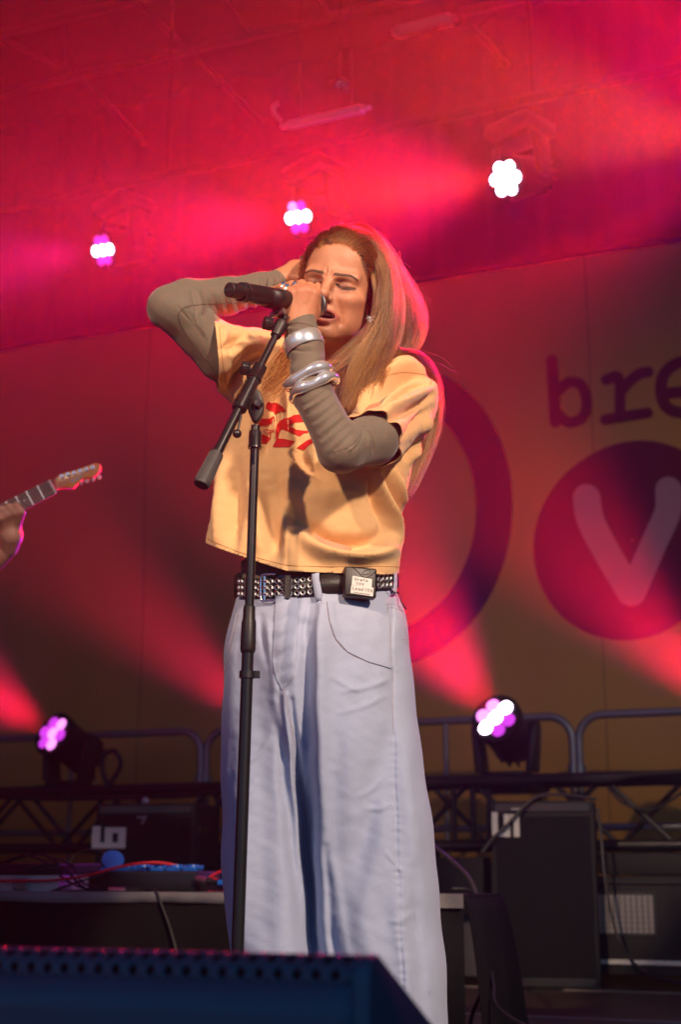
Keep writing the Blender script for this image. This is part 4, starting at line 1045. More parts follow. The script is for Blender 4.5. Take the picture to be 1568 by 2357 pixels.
# eyebrow hairs, lashes, teeth
mat('brow_hair', (0.10, 0.05, 0.028), .6, var=.2)
mat('teeth', (.72, .66, .55), .25, var=.05)
def on_face(lx, lz):
    o = h2w((lx, .2, lz)); d = -HF
    hit = FACE.ray_cast(o, d); return hit[0], hit[1]
_dg = [tuple(v.co + Vector((0, SY, 0))) for v in body.data.vertices]
FACE = BVHTree.FromPolygons(_dg, [tuple(p.vertices) for p in body.data.polygons])
def hair_tris(name, roots, m, parent):
    mb = MB()
    for (p, d, L_, w_) in roots:
        s = d.cross(Vector((0, -1, 0))); s = (s.normalized() if s.length > 1e-6 else Vector((1, 0, 0))) * w_
        mb.add([p - s, p + s, p + d * L_ * .6 + s * .6, p + d * L_ * .6 - s * .6, p + d * L_], [(0, 1, 2, 3), (3, 2, 4)])
    return mb.build(name, m, parent)
for sgn in (-1, 1):
    rs = []
    for i in range(230):
        u = random.random(); pts = spline([Vector((sgn * .010, 0, .0102)), Vector((sgn * .024, 0, .0132)), Vector((sgn * .038, 0, .0152)), Vector((sgn * .0515, 0, .0108))], 30)
        c_ = pts[int(u * 29)]; th = .0026 * (1 - .6 * u)
        hp, hn = on_face(c_.x, c_.z + random.uniform(-th, th))
        if hp is None: continue
        up = .75 * (1 - u) - .15
        d = (HR * sgn * 1.0 + HU * (up + random.uniform(-.2, .2))).normalized(); d = (d - hn * d.dot(hn) + hn * .18).normalized()
        rs.append((hp + hn * .0002, d, random.uniform(.0055, .008), .00017))
    hair_tris('eyebrow', rs, M['brow_hair'], body)
    rs = []
    for i in range(46):
        u = i / 45; pts = spline([Vector((sgn * .0175, 0, -.0052)), Vector((sgn * .024, 0, -.0081)), Vector((sgn * .032, 0, -.0091)), Vector((sgn * .040, 0, -.0079)), Vector((sgn * .0485, 0, -.0047))], 46)
        hp, hn = on_face(pts[i].x, pts[i].z)
        if hp is None: continue
        d = (HF * .8 - HU * .75 + HR * sgn * (u - .3) * 1.1).normalized()
        rs.append((hp, d, .0062 + .002 * u, .00024))
    hair_tris('eyelashes', rs, mat('lash', (.02, .012, .01), .5, var=0) if 'lash' not in MATS else M['lash'], body)
tm = MB()
for i in range(-4, 5):
    cx = .002 + i * .0062; yy = .0865 - 9.0 * (cx - .002) ** 2 * 1.3
    tm.ball(h2w((cx, yy - .0005, -.0640)), 1, 8, 6, (.0034, .0022, .0042))
tm.build('teeth', M['teeth'], body, smooth=True)
# ------------------------------------------------------------------ the singer's clothes
def row_fn(tab, Y):
    """screen rows (py, left px, right px) -> world z, left x, right x on the plane y = Y"""
    z, l, r = [], [], []
    for py, a, b in tab:
        A, B = P(a, py, Y), P(b, py, Y); z.append((A.z + B.z) / 2); l.append(A.x); r.append(B.x)
    z, l, r = map(np.array, (z, l, r)); o = np.argsort(z); return z[o], l[o], r[o]
SH_T = [(835, 730, 900), (850, 655, 965), (875, 605, 992), (905, 575, 992), (950, 540, 985), (1000, 521, 972), (1060, 510, 952), (1130, 496, 936), (1200, 482, 921), (1260, 470, 916), (1330, 462, 920), (1400, 456, 924)]
_tz, _tl, _tr = row_fn(SH_T, 2.63)
SLR = pv(858, 1012, 2.475)                      # centre of the sleeve opening, picture right
SLL = pv(497, 815, 2.600)                       # and picture left
dR = SLR - (SHR + np.array((-.015, 0, -.005))); dR /= np.linalg.norm(dR); dL = SLL - SHL; dL /= np.linalg.norm(dL)
def torso_k(c_):
    z = c_[2]; l = np.interp(z, _tz, _tl); r = np.interp(z, _tz, _tr); bz = np.interp(z, [_tz[0], _tz[4], _tz[6], _tz[-1]], [.128, .112, .100, .07]); cy = np.interp(z, [_tz[0], _tz[-1]], [2.645, 2.67])
    u = abs((c_[0] - (l + r) / 2) / ((r - l) / 2)); v = abs((c_[1] - cy) / bz); return (u ** 2.3 + v ** 2.3) ** (1 / 2.3)
def shirt_sdf(p):
    z = p[:, 2]; l = np.interp(z, _tz, _tl).astype(F32); r = np.interp(z, _tz, _tr).astype(F32); cx = (l + r) / 2; a = (r - l) / 2
    top = _tz[-1]; bz = np.interp(z, [_tz[0], _tz[4], _tz[6], _tz[-1]], [.128, .112, .100, .07]).astype(F32)
    cy = np.interp(z, [_tz[0], _tz[-1]], [2.645, 2.67]).astype(F32)
    u = np.abs((p[:, 0] - cx) / a); v = np.abs((p[:, 1] - cy) / bz)
    k = (u ** 2.3 + v ** 2.3) ** (1 / 2.3)
    d = (k - 1) * np.minimum(a, bz) * .85
    d = smax(d, z - (top - .004), .02)
    # shoulders
    n0 = NECK0 + np.array((0, .025, -.03)); 
    d = smin(d, s_chain(p, [SHL + np.array((.015, .01, -.045)), n0 + np.array((-.03, 0, -.025)), n0 + np.array((.03, 0, -.03)), SHR + np.array((-.03, .01, -.04))], [.055, .060, .060, .056]), .05)
    # sleeves
    d = smin(d, s_chain(p, [SHR + np.array((-.030, .0, -.045)), SLR, SLR + dR * .05], [.066, .060, .060]), .022)
    d = smin(d, s_chain(p, [SHL + np.array((.035, .012, -.030)), SLL, SLL + dL * .08], [.072, .066, .066]), .045)
    return d
V, Fc = surface_nets(shirt_sdf, np.array((-.36, 2.36, .88)), np.array((.24, 2.84, 1.50)), .0045)
V = relax(V, Fc, 3, .5)
N = vnormals(V, Fc); px, py = proj_np(V)
front = np.clip((-N[:, 1] + .15) / .5, 0, 1)
def fold(pl, w, amp, taper=True, sharp=1.0, n=20):
    d, t = pdist(px, py, dense(pl, n)); e = np.exp(-(d / w) ** 2 * sharp)
    return amp * e * (np.sin(np.clip(t * .94 + .03, 0, 1) * math.pi) ** .6 if taper else 1)
D = 0.0045 * fnoise(V, 26, 1) + .0026 * fnoise(V * np.array((1, 1, .5)), 75, 2)
# drape of the body: long soft folds from the chest and the arms to the hem
for pl, w_, a_ in [
    ([(690, 1205), (715, 1250), (775, 1280), (850, 1285), (905, 1255)], 20, .016),          # the pushed-out roll under the elbow
    ([(672, 1180), (715, 1215), (770, 1248), (850, 1250), (895, 1220)], 17, -.013),
    ([(640, 1110), (668, 1170), (690, 1230)], 20, -.008),
    ([(700, 1120), (740, 1140), (800, 1130), (850, 1110)], 26, .006),
    ([(760, 1290), (830, 1300), (890, 1290)], 12, -.007),
    ([(868, 1090), (880, 1140), (905, 1200), (918, 1245)], 9, .010), ([(886, 1090), (898, 1140), (918, 1195)], 7, -.010), ([(905, 1080), (912, 1120), (926, 1160)], 8, .009),
    ([(850, 1090), (862, 1150), (890, 1220)], 10, -.008),
    ([(575, 1090), (588, 1180), (604, 1280)], 15, .007), ([(610, 1100), (622, 1190), (640, 1295)], 16, -.006), ([(545, 1060), (540, 1150), (530, 1260)], 16, -.008), ([(518, 1060), (508, 1160), (498, 1255)], 13, .007),
    ([(660, 1040), (668, 1100), (660, 1180), (668, 1290)], 14, .006),
    ([(640, 880), (632, 930), (640, 1010)], 9, -.009), ([(662, 880), (668, 950), (664, 1020)], 10, .008), ([(600, 900), (596, 960), (588, 1040)], 12, .008), ([(618, 890), (616, 960), (610, 1050)], 8, -.007),
    ([(690, 1020), (700, 1060), (740, 1100)], 12, -.007),
    # shoulder and sleeve, picture right: pulls radiating from the seam
    ([(990, 868), (950, 862), (905, 880), (860, 915), (815, 950)], 9, -.011), ([(985, 850), (940, 845), (890, 868), (840, 910), (800, 948)], 10, .010),
    ([(992, 885), (950, 890), (900, 912), (860, 935)], 9, -.008), ([(995, 890), (960, 912), (915, 935), (880, 945)], 9, .008), ([(996, 905), (968, 930), (930, 950), (880, 970)], 8, -.007),
    ([(960, 835), (920, 838), (880, 852), (850, 880)], 8, .008), ([(940, 828), (900, 836), (862, 862)], 6, -.007),
    ([(985, 940), (950, 990), (930, 1050)], 9, -.010), ([(975, 990), (955, 1020), (930, 1040)], 7, -.010), ([(990, 960), (965, 1010), (945, 1060)], 8, .008),
    ([(905, 1000), (890, 1020), (880, 1055)], 9, .006),
    # sleeve, picture left
    ([(620, 812), (585, 830), (545, 870), (520, 900)], 9, -.009), ([(600, 790), (560, 800), (525, 830), (505, 860)], 9, .007), ([(585, 835), (555, 880), (545, 920)], 8, .008),
    ([(560, 775), (530, 790), (505, 810)], 8, -.006), ([(520, 760), (515, 820), (525, 890)], 9, .006)]:
    D = D + 2.5 * fold(pl, w_, a_) * front
# fine pulled wrinkles on cotton
D = D + .0007 * fnoise(V * np.array((1, 1, 2.2)), 170, 5)
V = V + N * D[:, None]
def cut_mesh(name, V, Fc, planes, m, parent, thick=.0022, hole=None, tint=None):
    me = bpy.data.meshes.new(name); me.from_pydata(V.tolist(), [], Fc.tolist()); me.update()
    bm = bmesh.new(); bm.from_mesh(me)
    for co, no, cond in planes:
        co, no = Vector(co), Vector(no)
        geom = [f for f in bm.faces if cond is None or cond(f.calc_center_median())]
        gs = set(geom); ed = {e for f in geom for e in f.edges}; vs = {v for f in geom for v in f.verts}
        r = bmesh.ops.bisect_plane(bm, geom=list(gs) + list(ed) + list(vs), plane_co=co, plane_no=no, dist=1e-5)
        kill = [f for f in bm.faces if (f.calc_center_median() - co).dot(no) > 0 and (cond is None or cond(f.calc_center_median()))]
        bmesh.ops.delete(bm, geom=kill, context='FACES')
    # keep the largest island
    bm.faces.ensure_lookup_table(); seen = set(); best = []
    for f in bm.faces:
        if f in seen: continue
        st = [f]; seen.add(f); comp = []
        while st:
            g_ = st.pop(); comp.append(g_)
            for e in g_.edges:
                for q in e.link_faces:
                    if q not in seen: seen.add(q); st.append(q)
        if len(comp) > len(best): best = comp
    bs = set(best); bmesh.ops.delete(bm, geom=[f for f in bm.faces if f not in bs], context='FACES')
    bmesh.ops.recalc_face_normals(bm, faces=bm.faces[:])
    for f in bm.faces: f.smooth = True
    bm.to_mesh(me); bm.free()
    o = link_mesh(name, me, m, parent)
    s_ = o.modifiers.new('thickness', 'SOLIDIFY'); s_.thickness = thick; s_.offset = -1
    return o
# hem: two planes meeting under the chest, so that the left corner hangs higher
hA, hB, hC = P(472, 1250, 2.60), P(660, 1313, 2.52), P(922, 1321, 2.60)
bk = Vector((0, 1, .26))
n1 = (hB - hA).cross(bk).normalized(); n1 = n1 if n1.z < 0 else -n1
n2 = (hC - hB).cross(bk).normalized(); n2 = n2 if n2.z < 0 else -n2
isl = lambda c_: True
x_split = hB.x
nF, nR_, nL_ = P(765, 872, 2.58), P(860, 834, 2.665), P(728, 842, 2.665)
nkc = nF.copy(); nkn = (nR_ - nF).cross(nL_ - nF).normalized(); nkn = nkn if nkn.z > 0 else -nkn
nkm = (nF + nR_ + nL_) / 3
neck_near = lambda c_: (Vector((c_.x, c_.y, 0)) - Vector((nkm.x, nkm.y + .01, 0))).length < .082
openL = Vector(SLL.tolist()); openR = Vector(SLR.tolist())
oLn = Vector((-1, -.12, -.10)).normalized(); oRn = Vector((dR + np.array((.10, -.1, -.25))).tolist()).normalized()
shirt = cut_mesh('t_shirt', V, Fc, [
    (hB, n1, lambda c_: c_.x <= x_split + 1e-4), (hB, n2, lambda c_: c_.x >= x_split - 1e-4),
    (nkc, nkn, neck_near),
    (openL, oLn, lambda c_: (c_ - openL).length < .14 and c_.x < openL.x + .07),
    (openR, oRn, lambda c_: (c_ - openR).length < .094 and torso_k(c_) > 1.13 and (c_ - openR).dot(Vector(dR.tolist())) > -.06)], M['shirt_cotton'], singer)
def bvh_of(o):
    off = wloc(o)
    return BVHTree.FromPolygons([tuple(v.co + off) for v in o.data.vertices], [tuple(p.vertices) for p in o.data.polygons])
SHIRT = bvh_of(shirt)
CAMP = Vector((0, 0, CAMZ))
def on(bv, px_, py_, lift=.0006):
    r = _ray(px_, py_).normalized(); h_ = bv.ray_cast(CAMP, r)
    if h_[0] is None: return None
    n_ = h_[1] if h_[1].dot(r) < 0 else -h_[1]
    return h_[0] + n_ * lift
def seam(name, bv, pl, m, parent, r=.0005, n=40, lift=.0004, dash=None):
    pts = [on(bv, *q, lift) for q in spline([np.array(q, float) for q in pl], n)]
    mb = MB(); run = []; k = 0
    for q in pts + [None]:
        if q is None or (run and (q - run[-1]).length > .03):
            if len(run) > 1:
                if dash:
                    for i in range(0, len(run) - 1, 2): mb.tube([run[i], run[i + 1]], r, 5)
                else: mb.tube(run, r, 6)
            run = [] if q is None else [q]
        else: run.append(q)
    return mb.build(name, m, parent, smooth=True) if mb.v else None
mat('shirt_thread', (.50, .25, .09), .8, var=.1)
seam('hem_stitch', SHIRT, [(474, 1237), (520, 1258), (570, 1276), (650, 1298), (720, 1303), (800, 1303), (870, 1303), (920, 1304)], M['shirt_thread'], shirt, .0006, 90)
seam('sleeve_stitch', SHIRT, [(815, 948), (850, 960), (890, 995), (922, 1040)], M['shirt_thread'], shirt, .0006, 40)
seam('sleeve_stitch', SHIRT, [(505, 752), (509, 800), (515, 850), (520, 885)], M['shirt_thread'], shirt, .0006, 40)
seam('shoulder_seam', SHIRT, [(994, 872), (975, 862), (940, 857), (905, 860), (880, 872), (850, 895)], M['shirt_thread'], shirt, .0006, 40)
seam('shoulder_seam', SHIRT, [(978, 838), (990, 850), (995, 868), (990, 885)], M['shirt_thread'], shirt, .0006, 24)
# neckband follows the cut edge
# printed lettering, laid on the cloth
def z2p(x, y): return (960 + x / 6.533) * .6125, (1480 + y / 6.533) * .6125
PR = [[(250, 270), (310, 190), (400, 235), (465, 215), (560, 235), (680, 320), (780, 425), (660, 455), (540, 460), (465, 520), (455, 445), (380, 430), (250, 370)],
      [(60, 615), (150, 608), (340, 608), (455, 555), (465, 680), (390, 745), (290, 775), (150, 785), (60, 790)],
      [(10, 985), (85, 985), (180, 990), (290, 1045), (400, 1090), (265, 1235), (85, 1185), (10, 1180)],
      [(420, 1305), (500, 1150), (490, 900), (520, 760), (600, 670), (700, 615), (840, 575), (935, 520), (1095, 510), (1260, 505), (1330, 690), (1130, 695), (980, 705), (810, 780), (1000, 880), (1190, 905), (1300, 905), (1290, 970), (1200, 965), (1095, 1045), (900, 970), (650, 860), (570, 980), (540, 1105), (720, 1105), (965, 1160), (830, 1310), (500, 1318)],
      [(1000, 1330), (1140, 1230), (1265, 1150), (1390, 1100), (1420, 1210), (1320, 1270), (1210, 1380)]]
def decal(name, polys, bv, m, parent, step=5.0, lift=.0011):
    """fill screen-space polygons with a fine grid laid on the surface; edges snapped to the outline"""
    mb = MB()
    for poly in polys:
        bm = bmesh.new(); vs = [bm.verts.new((x, y, 0)) for x, y in poly]
        f = bm.faces.new(vs); f.normal_update(); bmesh.ops.triangulate(bm, faces=[f])
        for ax_ in (0, 1):
            xs = [v.co[ax_] for v in bm.verts]
            k = math.floor(min(xs) / step) * step
            while k < max(xs):
                k += step; nn = Vector((1, 0, 0)) if ax_ == 0 else Vector((0, 1, 0))
                bmesh.ops.bisect_plane(bm, geom=bm.verts[:] + bm.edges[:] + bm.faces[:], plane_co=nn * k, plane_no=nn, dist=1e-4)
        bm.verts.index_update(); pts = [on(bv, v.co.x, v.co.y, lift) for v in bm.verts]
        mp = {}
        for i, q in enumerate(pts):
            if q is not None: mp[i] = len(mp)
        fs = [tuple(mp[v.index] for v in f.verts) for f in bm.faces if all(v.index in mp for v in f.verts)]
        P_ = [q for q in pts if q is not None]
        fs = [f for f in fs if max((P_[f[i]] - P_[f[i - 1]]).length for i in range(len(f))) < .035]
        mb.add(P_, fs); bm.free()
    return mb.build(name, m, parent, smooth=True, auto=85)
smooth_poly = lambda pl: [tuple(q) for q in pl]
decal('printed_letters', [[z2p(*q) for q in pl] for pl in PR], SHIRT, M['print_red'], shirt)
def stroke_poly(pl, w_):
    C = np.array(spline([np.array(q, float) for q in pl], 14)); T = np.gradient(C, axis=0); T /= np.linalg.norm(T, axis=1)[:, None]; Nn = np.stack([-T[:, 1], T[:, 0]], 1)
    return [tuple(q) for q in C + Nn * w_ / 2] + [tuple(q) for q in (C - Nn * w_ / 2)[::-1]]
GR = [stroke_poly([(350, 905), (290, 880), (215, 890), (200, 930), (230, 970), (270, 1000), (310, 950), (250, 940)], 20), stroke_poly([(300, 1030), (340, 970), (385, 900)], 22), stroke_poly([(350, 905), (420, 900), (430, 930), (370, 975), (380, 1010), (375, 1055)], 22)]
decal('printed_initials', [[z2p(*q) for q in pl] for pl in GR], SHIRT, M['print_red'], shirt, 3.0)

# undershirt: long fitted sleeves, wrinkled at the elbow and wrist, and a strip at the waist
def sleeve(name, axis, rads, lo, hi, wr, cuts, k=.012, h=.0024, extra=None):
    def f(p): return s_chain(p, axis, rads, k)
    V, Fc = surface_nets(f, lo, hi, h); V = relax(V, Fc, 2, .5); N = vnormals(V, Fc)
    px, py = proj_np(V); D = .0010 * fnoise(V, 60, 4)
    for pl, w_, a_ in wr:
        d, t = pdist(px, py, dense(pl, 16)); a_ = a_ * rng.uniform(.35, 1.35); w_ = w_ * rng.uniform(.75, 1.3); D = D + 1.5 * a_ * np.exp(-(d / w_) ** 2) * np.sin(np.clip(t * .9 + .05, 0, 1) * math.pi) ** .6
    if extra is not None: D = D + extra(V, px, py)
    V = V + N * D[:, None]
    return cut_mesh(name, V, Fc, cuts, M['undershirt_jersey'], singer, .0015)
A0 = SHR + np.array((-.035, .01, -.05))
wrk = []
for i in range(13):                              # stretched pulls across the forearm, fanning from the crook of the elbow
    t_ = i / 12; x0, y0 = 738 + 62 * t_, 905 + 98 * t_; x1, y1 = 700 + 62 * t_, 935 + 115 * t_
    wrk.append(([(x0 + 14, y0 - 6), ((x0 + x1) / 2, (y0 + y1) / 2 + 2), (x1 - 5 * (1 - t_), y1)], 2.6, .0024 if i % 2 else -.0020))
for i in range(6):
    wrk.append(([(838, 990), (828 - 4 * i, 1015 + 2 * i), (812 - 9 * i, 1035 + 1 * i)], 2.6, .0030 if i % 2 else -.0026))
wrk += [([(838, 985), (856, 1000), (864, 1025), (862, 1045)], 2.6, -.0034), ([(836, 988), (848, 1006), (852, 1030)], 2.4, .0026)]
for i in range(7):                               # slack cloth above the cuff
    y = 742 + i * 9
    wrk.append(([(655 + i, y + 6), (680 + 2 * i, y + (4 if i % 2 else 12)), (712 + i, y + 12)], 3.2, .0030 if i % 2 else -.0026))
def twist(V, px, py): return .0012 * np.sin((px * .5 + py) * .16) * np.clip((900 - py) / 60, 0, 1) * np.clip((py - 800) / 30, 0, 1)
cuR = pv(688, 741, 2.425); cn = (cuR - pv(712, 840, 2.43)); cn /= np.linalg.norm(cn)
sl1 = sleeve('undershirt_sleeve', [A0, SLR, ELR + np.array((.010, .0, .004)), pv(716, 900, 2.412), pv(704, 800, 2.418), WRR + np.array((0, 0, .02))], [.050, .0455, .040, .0355, .0300, .0275],
       pv(610, 1120, 2.34), pv(1010, 690, 2.76), wrk, [(Vector(cuR.tolist()), Vector((cn + np.array((-.15, 0, 0))).tolist()).normalized(), lambda c_: c_.z > cuR[2] - .05 and c_.x < pv(745, 740, 2.43)[0])], extra=twist)
S1 = bvh_of(sl1)
seam('cuff_stitch', S1, [(651, 751), (664, 746), (684, 743), (705, 746), (720, 752)], M['brow_hair'], sl1, .0009, 30, dash=True)
wl = []
for i in range(15):                              # ribs of slack cloth under the raised forearm
    x = 445 + i * 12.5
    wl.append(([(x - 4, 672 + .2 * i), (x + 1, 694), (x + 7, 722 - i * .6)], 3.0, .0026 if i % 2 else -.0024))
for i in range(10):                              # and fanning round the elbow
    t_ = i / 9
    wl.append(([(412 + 40 * t_, 706 + 14 * t_), (424 + 36 * t_, 722 + 22 * t_), (446 + 30 * t_, 744 + 34 * t_)], 2.8, .0024 if i % 2 else -.0022))
for i in range(6):
    x = 600 + i * 9
    wl.append(([(x, 632), (x + 2, 645), (x + 1, 662)], 2.8, .0026 if i % 2 else -.0022))
cuL = pv(646, 648, 2.655); cl = pv(700, 618, 2.67) - cuL; cl /= np.linalg.norm(cl)
sl2 = sleeve('undershirt_sleeve', [SLL + np.array((.026, .030, -.012)), SLL + np.array((.012, .010, -.002)), ELL + np.array((.016, .0, -.004)), ELL + np.array((-.002, 0, .004)), pv(430, 692, 2.575), pv(520, 682, 2.61), pv(600, 664, 2.64), WRL + np.array((.01, 0, 0))], [.042, .047, .046, .040, .040, .036, .030, .026],
       pv(290, 960, 2.44), pv(690, 590, 2.78), wl, [(Vector(cuL.tolist()), Vector(cl.tolist()), lambda c_: c_.x > cuL[0] - .03 and c_.z > cuL[2] - .05)])
S2 = bvh_of(sl2)
mat('jersey_thread', (.07, .055, .04), .8, var=.1)
seam('arm_seam', S2, [(600, 688), (540, 698), (480, 700), (435, 705), (415, 716), (412, 735), (430, 770), (465, 815), (492, 852)], M['jersey_thread'], sl2, .0006, 60)
cloth_material('waistband_jersey', (0.15, 0.125, 0.10), wr=.1)
# ------------------------------------------------------------------ jeans: a relief built row by row from the hem to the waist
JT = [(1322, 556, 902), (1345, 550, 908), (1375, 545, 918), (1400, 536, 930), (1450, 523, 940), (1500, 516, 945), (1580, 513, 953), (1660, 511, 963), (1760, 509, 976), (1860, 508, 989), (1960, 510, 1003), (2060, 516, 1014), (2190, 527, 1023), (2356, 545, 1032), (2560, 562, 1040)]
def build_jeans():
    NY, NX = 300, 260
    ys = np.array([j[0] for j in JT], float); ls = np.array([j[1] for j in JT], float); rs_ = np.array([j[2] for j in JT], float)
    yy = np.linspace(1322, 2560, NY); L_ = np.interp(yy, ys, ls); R_ = np.interp(yy, ys, rs_)
    ker = np.ones(9) / 9
    sm_ = lambda a: np.convolve(np.pad(a, 4, mode='edge'), ker, 'valid')
    L_, R_ = sm_(L_), sm_(R_)
    L_ = L_ + 3.0 * np.sin(yy * .021) * np.clip((yy - 1500) / 300, 0, 1); R_ = R_ + 2.5 * np.sin(yy * .017 + 1) * np.clip((yy - 1600) / 300, 0, 1)
    u = np.linspace(-1, 1, NX); u = np.sign(u) * (1 - (1 - np.abs(u)) ** 1.0)
    ue = np.sin(u * math.pi / 2)                       # denser towards the silhouettes
    PX = (L_ + R_)[:, None] / 2 + (R_ - L_)[:, None] / 2 * ue[None, :]; PY = np.repeat(yy[:, None], NX, 1)
    # bulge: one form at the hips, dividing into two legs below the crotch
    k = np.clip((yy - 1560) / 420, 0, 1)[:, None]; k = k * k * (3 - 2 * k)
    mid = np.interp(yy, [1322, 1580, 1700, 1900, 2190, 2560], [655, 662, 676, 694, 722, 748])[:, None]
    dep = np.interp(yy, [1322, 1450, 1700, 2560], [.105, .135, .150, .165])[:, None]
    one = dep * np.sqrt(np.maximum(1 - np.abs(ue) ** 2.4, 0))[None, :]
    one = np.repeat(one, 1, 0) if one.shape[0] == NY else one
    wl_, wr_ = (mid - L_[:, None]) / 2, (R_[:, None] - mid) / 2
    ul = (PX - (L_[:, None] + mid) / 2) / wl_; ur = (PX - (R_[:, None] + mid) / 2) / wr_
    legs = dep * .96 * np.sqrt(np.maximum(np.where(PX < mid, 1 - np.abs(ul) ** 2.6, 1 - np.abs(ur) ** 2.6), 0))
    Dp = one * (1 - k) + np.maximum(legs, .25 * one) * k
    def f(pl, w_, a_, tp=True, asym=0.0):
        nonlocal Dp
        P_ = np.array(dense(pl, 22)); d, t = pdist(PX.ravel(), PY.ravel(), P_); d = d.reshape(PX.shape); t = t.reshape(PX.shape)
        if asym:                                        # steep on one side, long on the other
            cx = np.interp(PY, P_[:, 1], P_[:, 0]); w2 = np.where((PX - cx) * asym > 0, w_ * 3.2, w_)
        else: w2 = w_
        Dp = Dp + a_ * np.exp(-(d / w2) ** 2) * (np.sin(np.clip(t * .92 + .06, 0, 1) * math.pi) ** .5 if tp else 1) * edge
    edge = np.clip((1 - np.abs(ue)) * 7, 0, 1)[None, :]
    # the long ridge down the front of the picture-right leg; its left flank turns away from the key
    f([(738, 1390), (731, 1500), (729, 1650), (731, 1800), (733, 2000), (738, 2190), (746, 2400)], 10, .036, True, 1)
    f([(700, 1440), (708, 1600), (712, 1800), (716, 2000), (722, 2190), (730, 2400)], 18, -.026)
    f([(560, 1480), (600, 1640), (610, 1850), (606, 2050), (600, 2250)], 44, -.022)
    f([(655, 1600), (668, 1720), (684, 1880), (700, 2040), (722, 2200), (745, 2400)], 9, .022)
    f([(672, 1610), (688, 1760), (706, 1940), (728, 2130), (740, 2300)], 6, -.012)
    f([(636, 1600), (648, 1740), (664, 1900), (684, 2080), (700, 2250)], 12, -.014)
    f([(750, 1950), (757, 2060), (768, 2190), (785, 2340)], 10, -.011); f([(765, 1980), (782, 2090), (798, 2200), (812, 2340)], 13, .006)
    f([(560, 1900), (552, 2050), (556, 2200)], 16, .012); f([(530, 1700), (525, 1900), (535, 2100)], 12, -.010)
    f([(615, 1440), (618, 1520), (640, 1640), (655, 1720)], 11, .012); f([(600, 1420), (612, 1500), (628, 1600)], 9, -.010)
    f([(700, 1420), (690, 1500), (675, 1580)], 13, .008); f([(712, 1390), (700, 1470)], 8, -.008)
    # soft hollows on the broad leg
    f([(880, 1700), (866, 1800), (848, 1900), (830, 1985), (822, 2040)], 26, -.014); f([(850, 2010), (838, 2100), (850, 2250)], 30, .010)
    f([(905, 1560), (898, 1700), (905, 1850), (915, 2000)], 24, -.009); f([(940, 1700), (955, 1900), (975, 2100)], 22, .010)
    f([(790, 1600), (800, 1750), (790, 1900)], 34, .010); f([(955, 2000), (960, 2150), (975, 2320)], 16, -.009); f([(912, 2050), (930, 2200), (945, 2340)], 20, .008)
    for x0, y0, x1, y1 in ((790, 1590, 900, 1560), (780, 1640, 890, 1600), (760, 1555, 830, 1590), (830, 1830, 880, 1790), (840, 1860, 900, 1850), (620, 1700, 560, 1760), (590, 1800, 540, 1840), (890, 1960, 930, 2010), (900, 2120, 950, 2100)):
        f([(x0, y0), ((x0 + x1) / 2 + 4, (y0 + y1) / 2 + 5), (x1, y1)], 6, .0035)
    # pucker along the side seam of the broad leg
    sx_ = np.interp(PY, [1500, 1700, 1950, 2190, 2400], [903, 906, 914, 924, 934]); ds = PX - sx_
    Dp = Dp - .0025 * np.exp(-(ds / 4.0) ** 2) * edge + .0009 * np.exp(-(ds / 11) ** 2) * np.sin(PY * .30 + 2 * np.sin(PY * .05)) * edge * np.clip((PY - 1650) / 100, 0, 1)
    # fly
    fx = np.exp(-((PX - 655) / 22) ** 4) * np.clip((1575 - PY) / 20, 0, 1); Dp = Dp + .006 * fx + .003 * fx * np.sin(PY * .16 + PX * .1)
    Q = np.stack([PX, PY, Dp], -1)
    V3 = np.zeros((NY, NX, 3))
    yc = 2.655
    for j in range(NY):
        for i in range(NX):
            V3[j, i] = P(PX[j, i], PY[j, i], yc - Dp[j, i])
    V3[..., 0] += .0010 * np.sin(V3[..., 2] * 50)
    nz = fnoise(V3.reshape(-1, 3), 45, 8).reshape(NY, NX) * .0022 + fnoise(V3.reshape(-1, 3), 130, 9).reshape(NY, NX) * .0008
    V3[..., 1] += nz * edge
    z_hem = .012
    V3[..., 2] = np.maximum(V3[..., 2], z_hem)
    # back: plain rounded form
    NB = 60; ub = np.linspace(1, -1, NB + 2)[1:-1]; B3 = np.zeros((NY, NB, 3))
    for j in range(NY):
        a = V3[j, -1]; b = V3[j, 0]
        for i, q in enumerate(ub):
            s_ = (1 - math.sin(q * math.pi / 2)) / 2; w_ = math.sqrt(max(1 - math.sin(q * math.pi / 2) ** 2, 0))
            B3[j, i] = a * (1 - s_) + b * s_ + np.array((0, w_ * (.115 + .03 * j / NY + .012 * math.sin(q * 9 + j * .004) * (j / NY)), 0))
    ring = np.concatenate([V3, B3], 1); nu = NX + NB
    Vv = ring.reshape(-1, 3); ii = np.arange(NY - 1)[:, None] * nu + np.arange(nu)[None, :]; jj = np.arange(NY - 1)[:, None] * nu + (np.arange(nu)[None, :] + 1) % nu
    Fq = np.stack([ii, jj, jj + nu, ii + nu], -1).reshape(-1, 4)
    return np_mesh('jeans', Vv, Fq, M['denim_pale'], singer), ring
jeans, _ring = build_jeans()
bm = bmesh.new(); bm.from_mesh(jeans.data); bmesh.ops.recalc_face_normals(bm, faces=bm.faces[:]); bm.to_mesh(jeans.data); bm.free()
_m = jeans.modifiers.new('thickness', 'SOLIDIFY'); _m.thickness = .002; _m.offset = -1
JEANS = bvh_of(jeans)
T_ = M['stitch_thread']
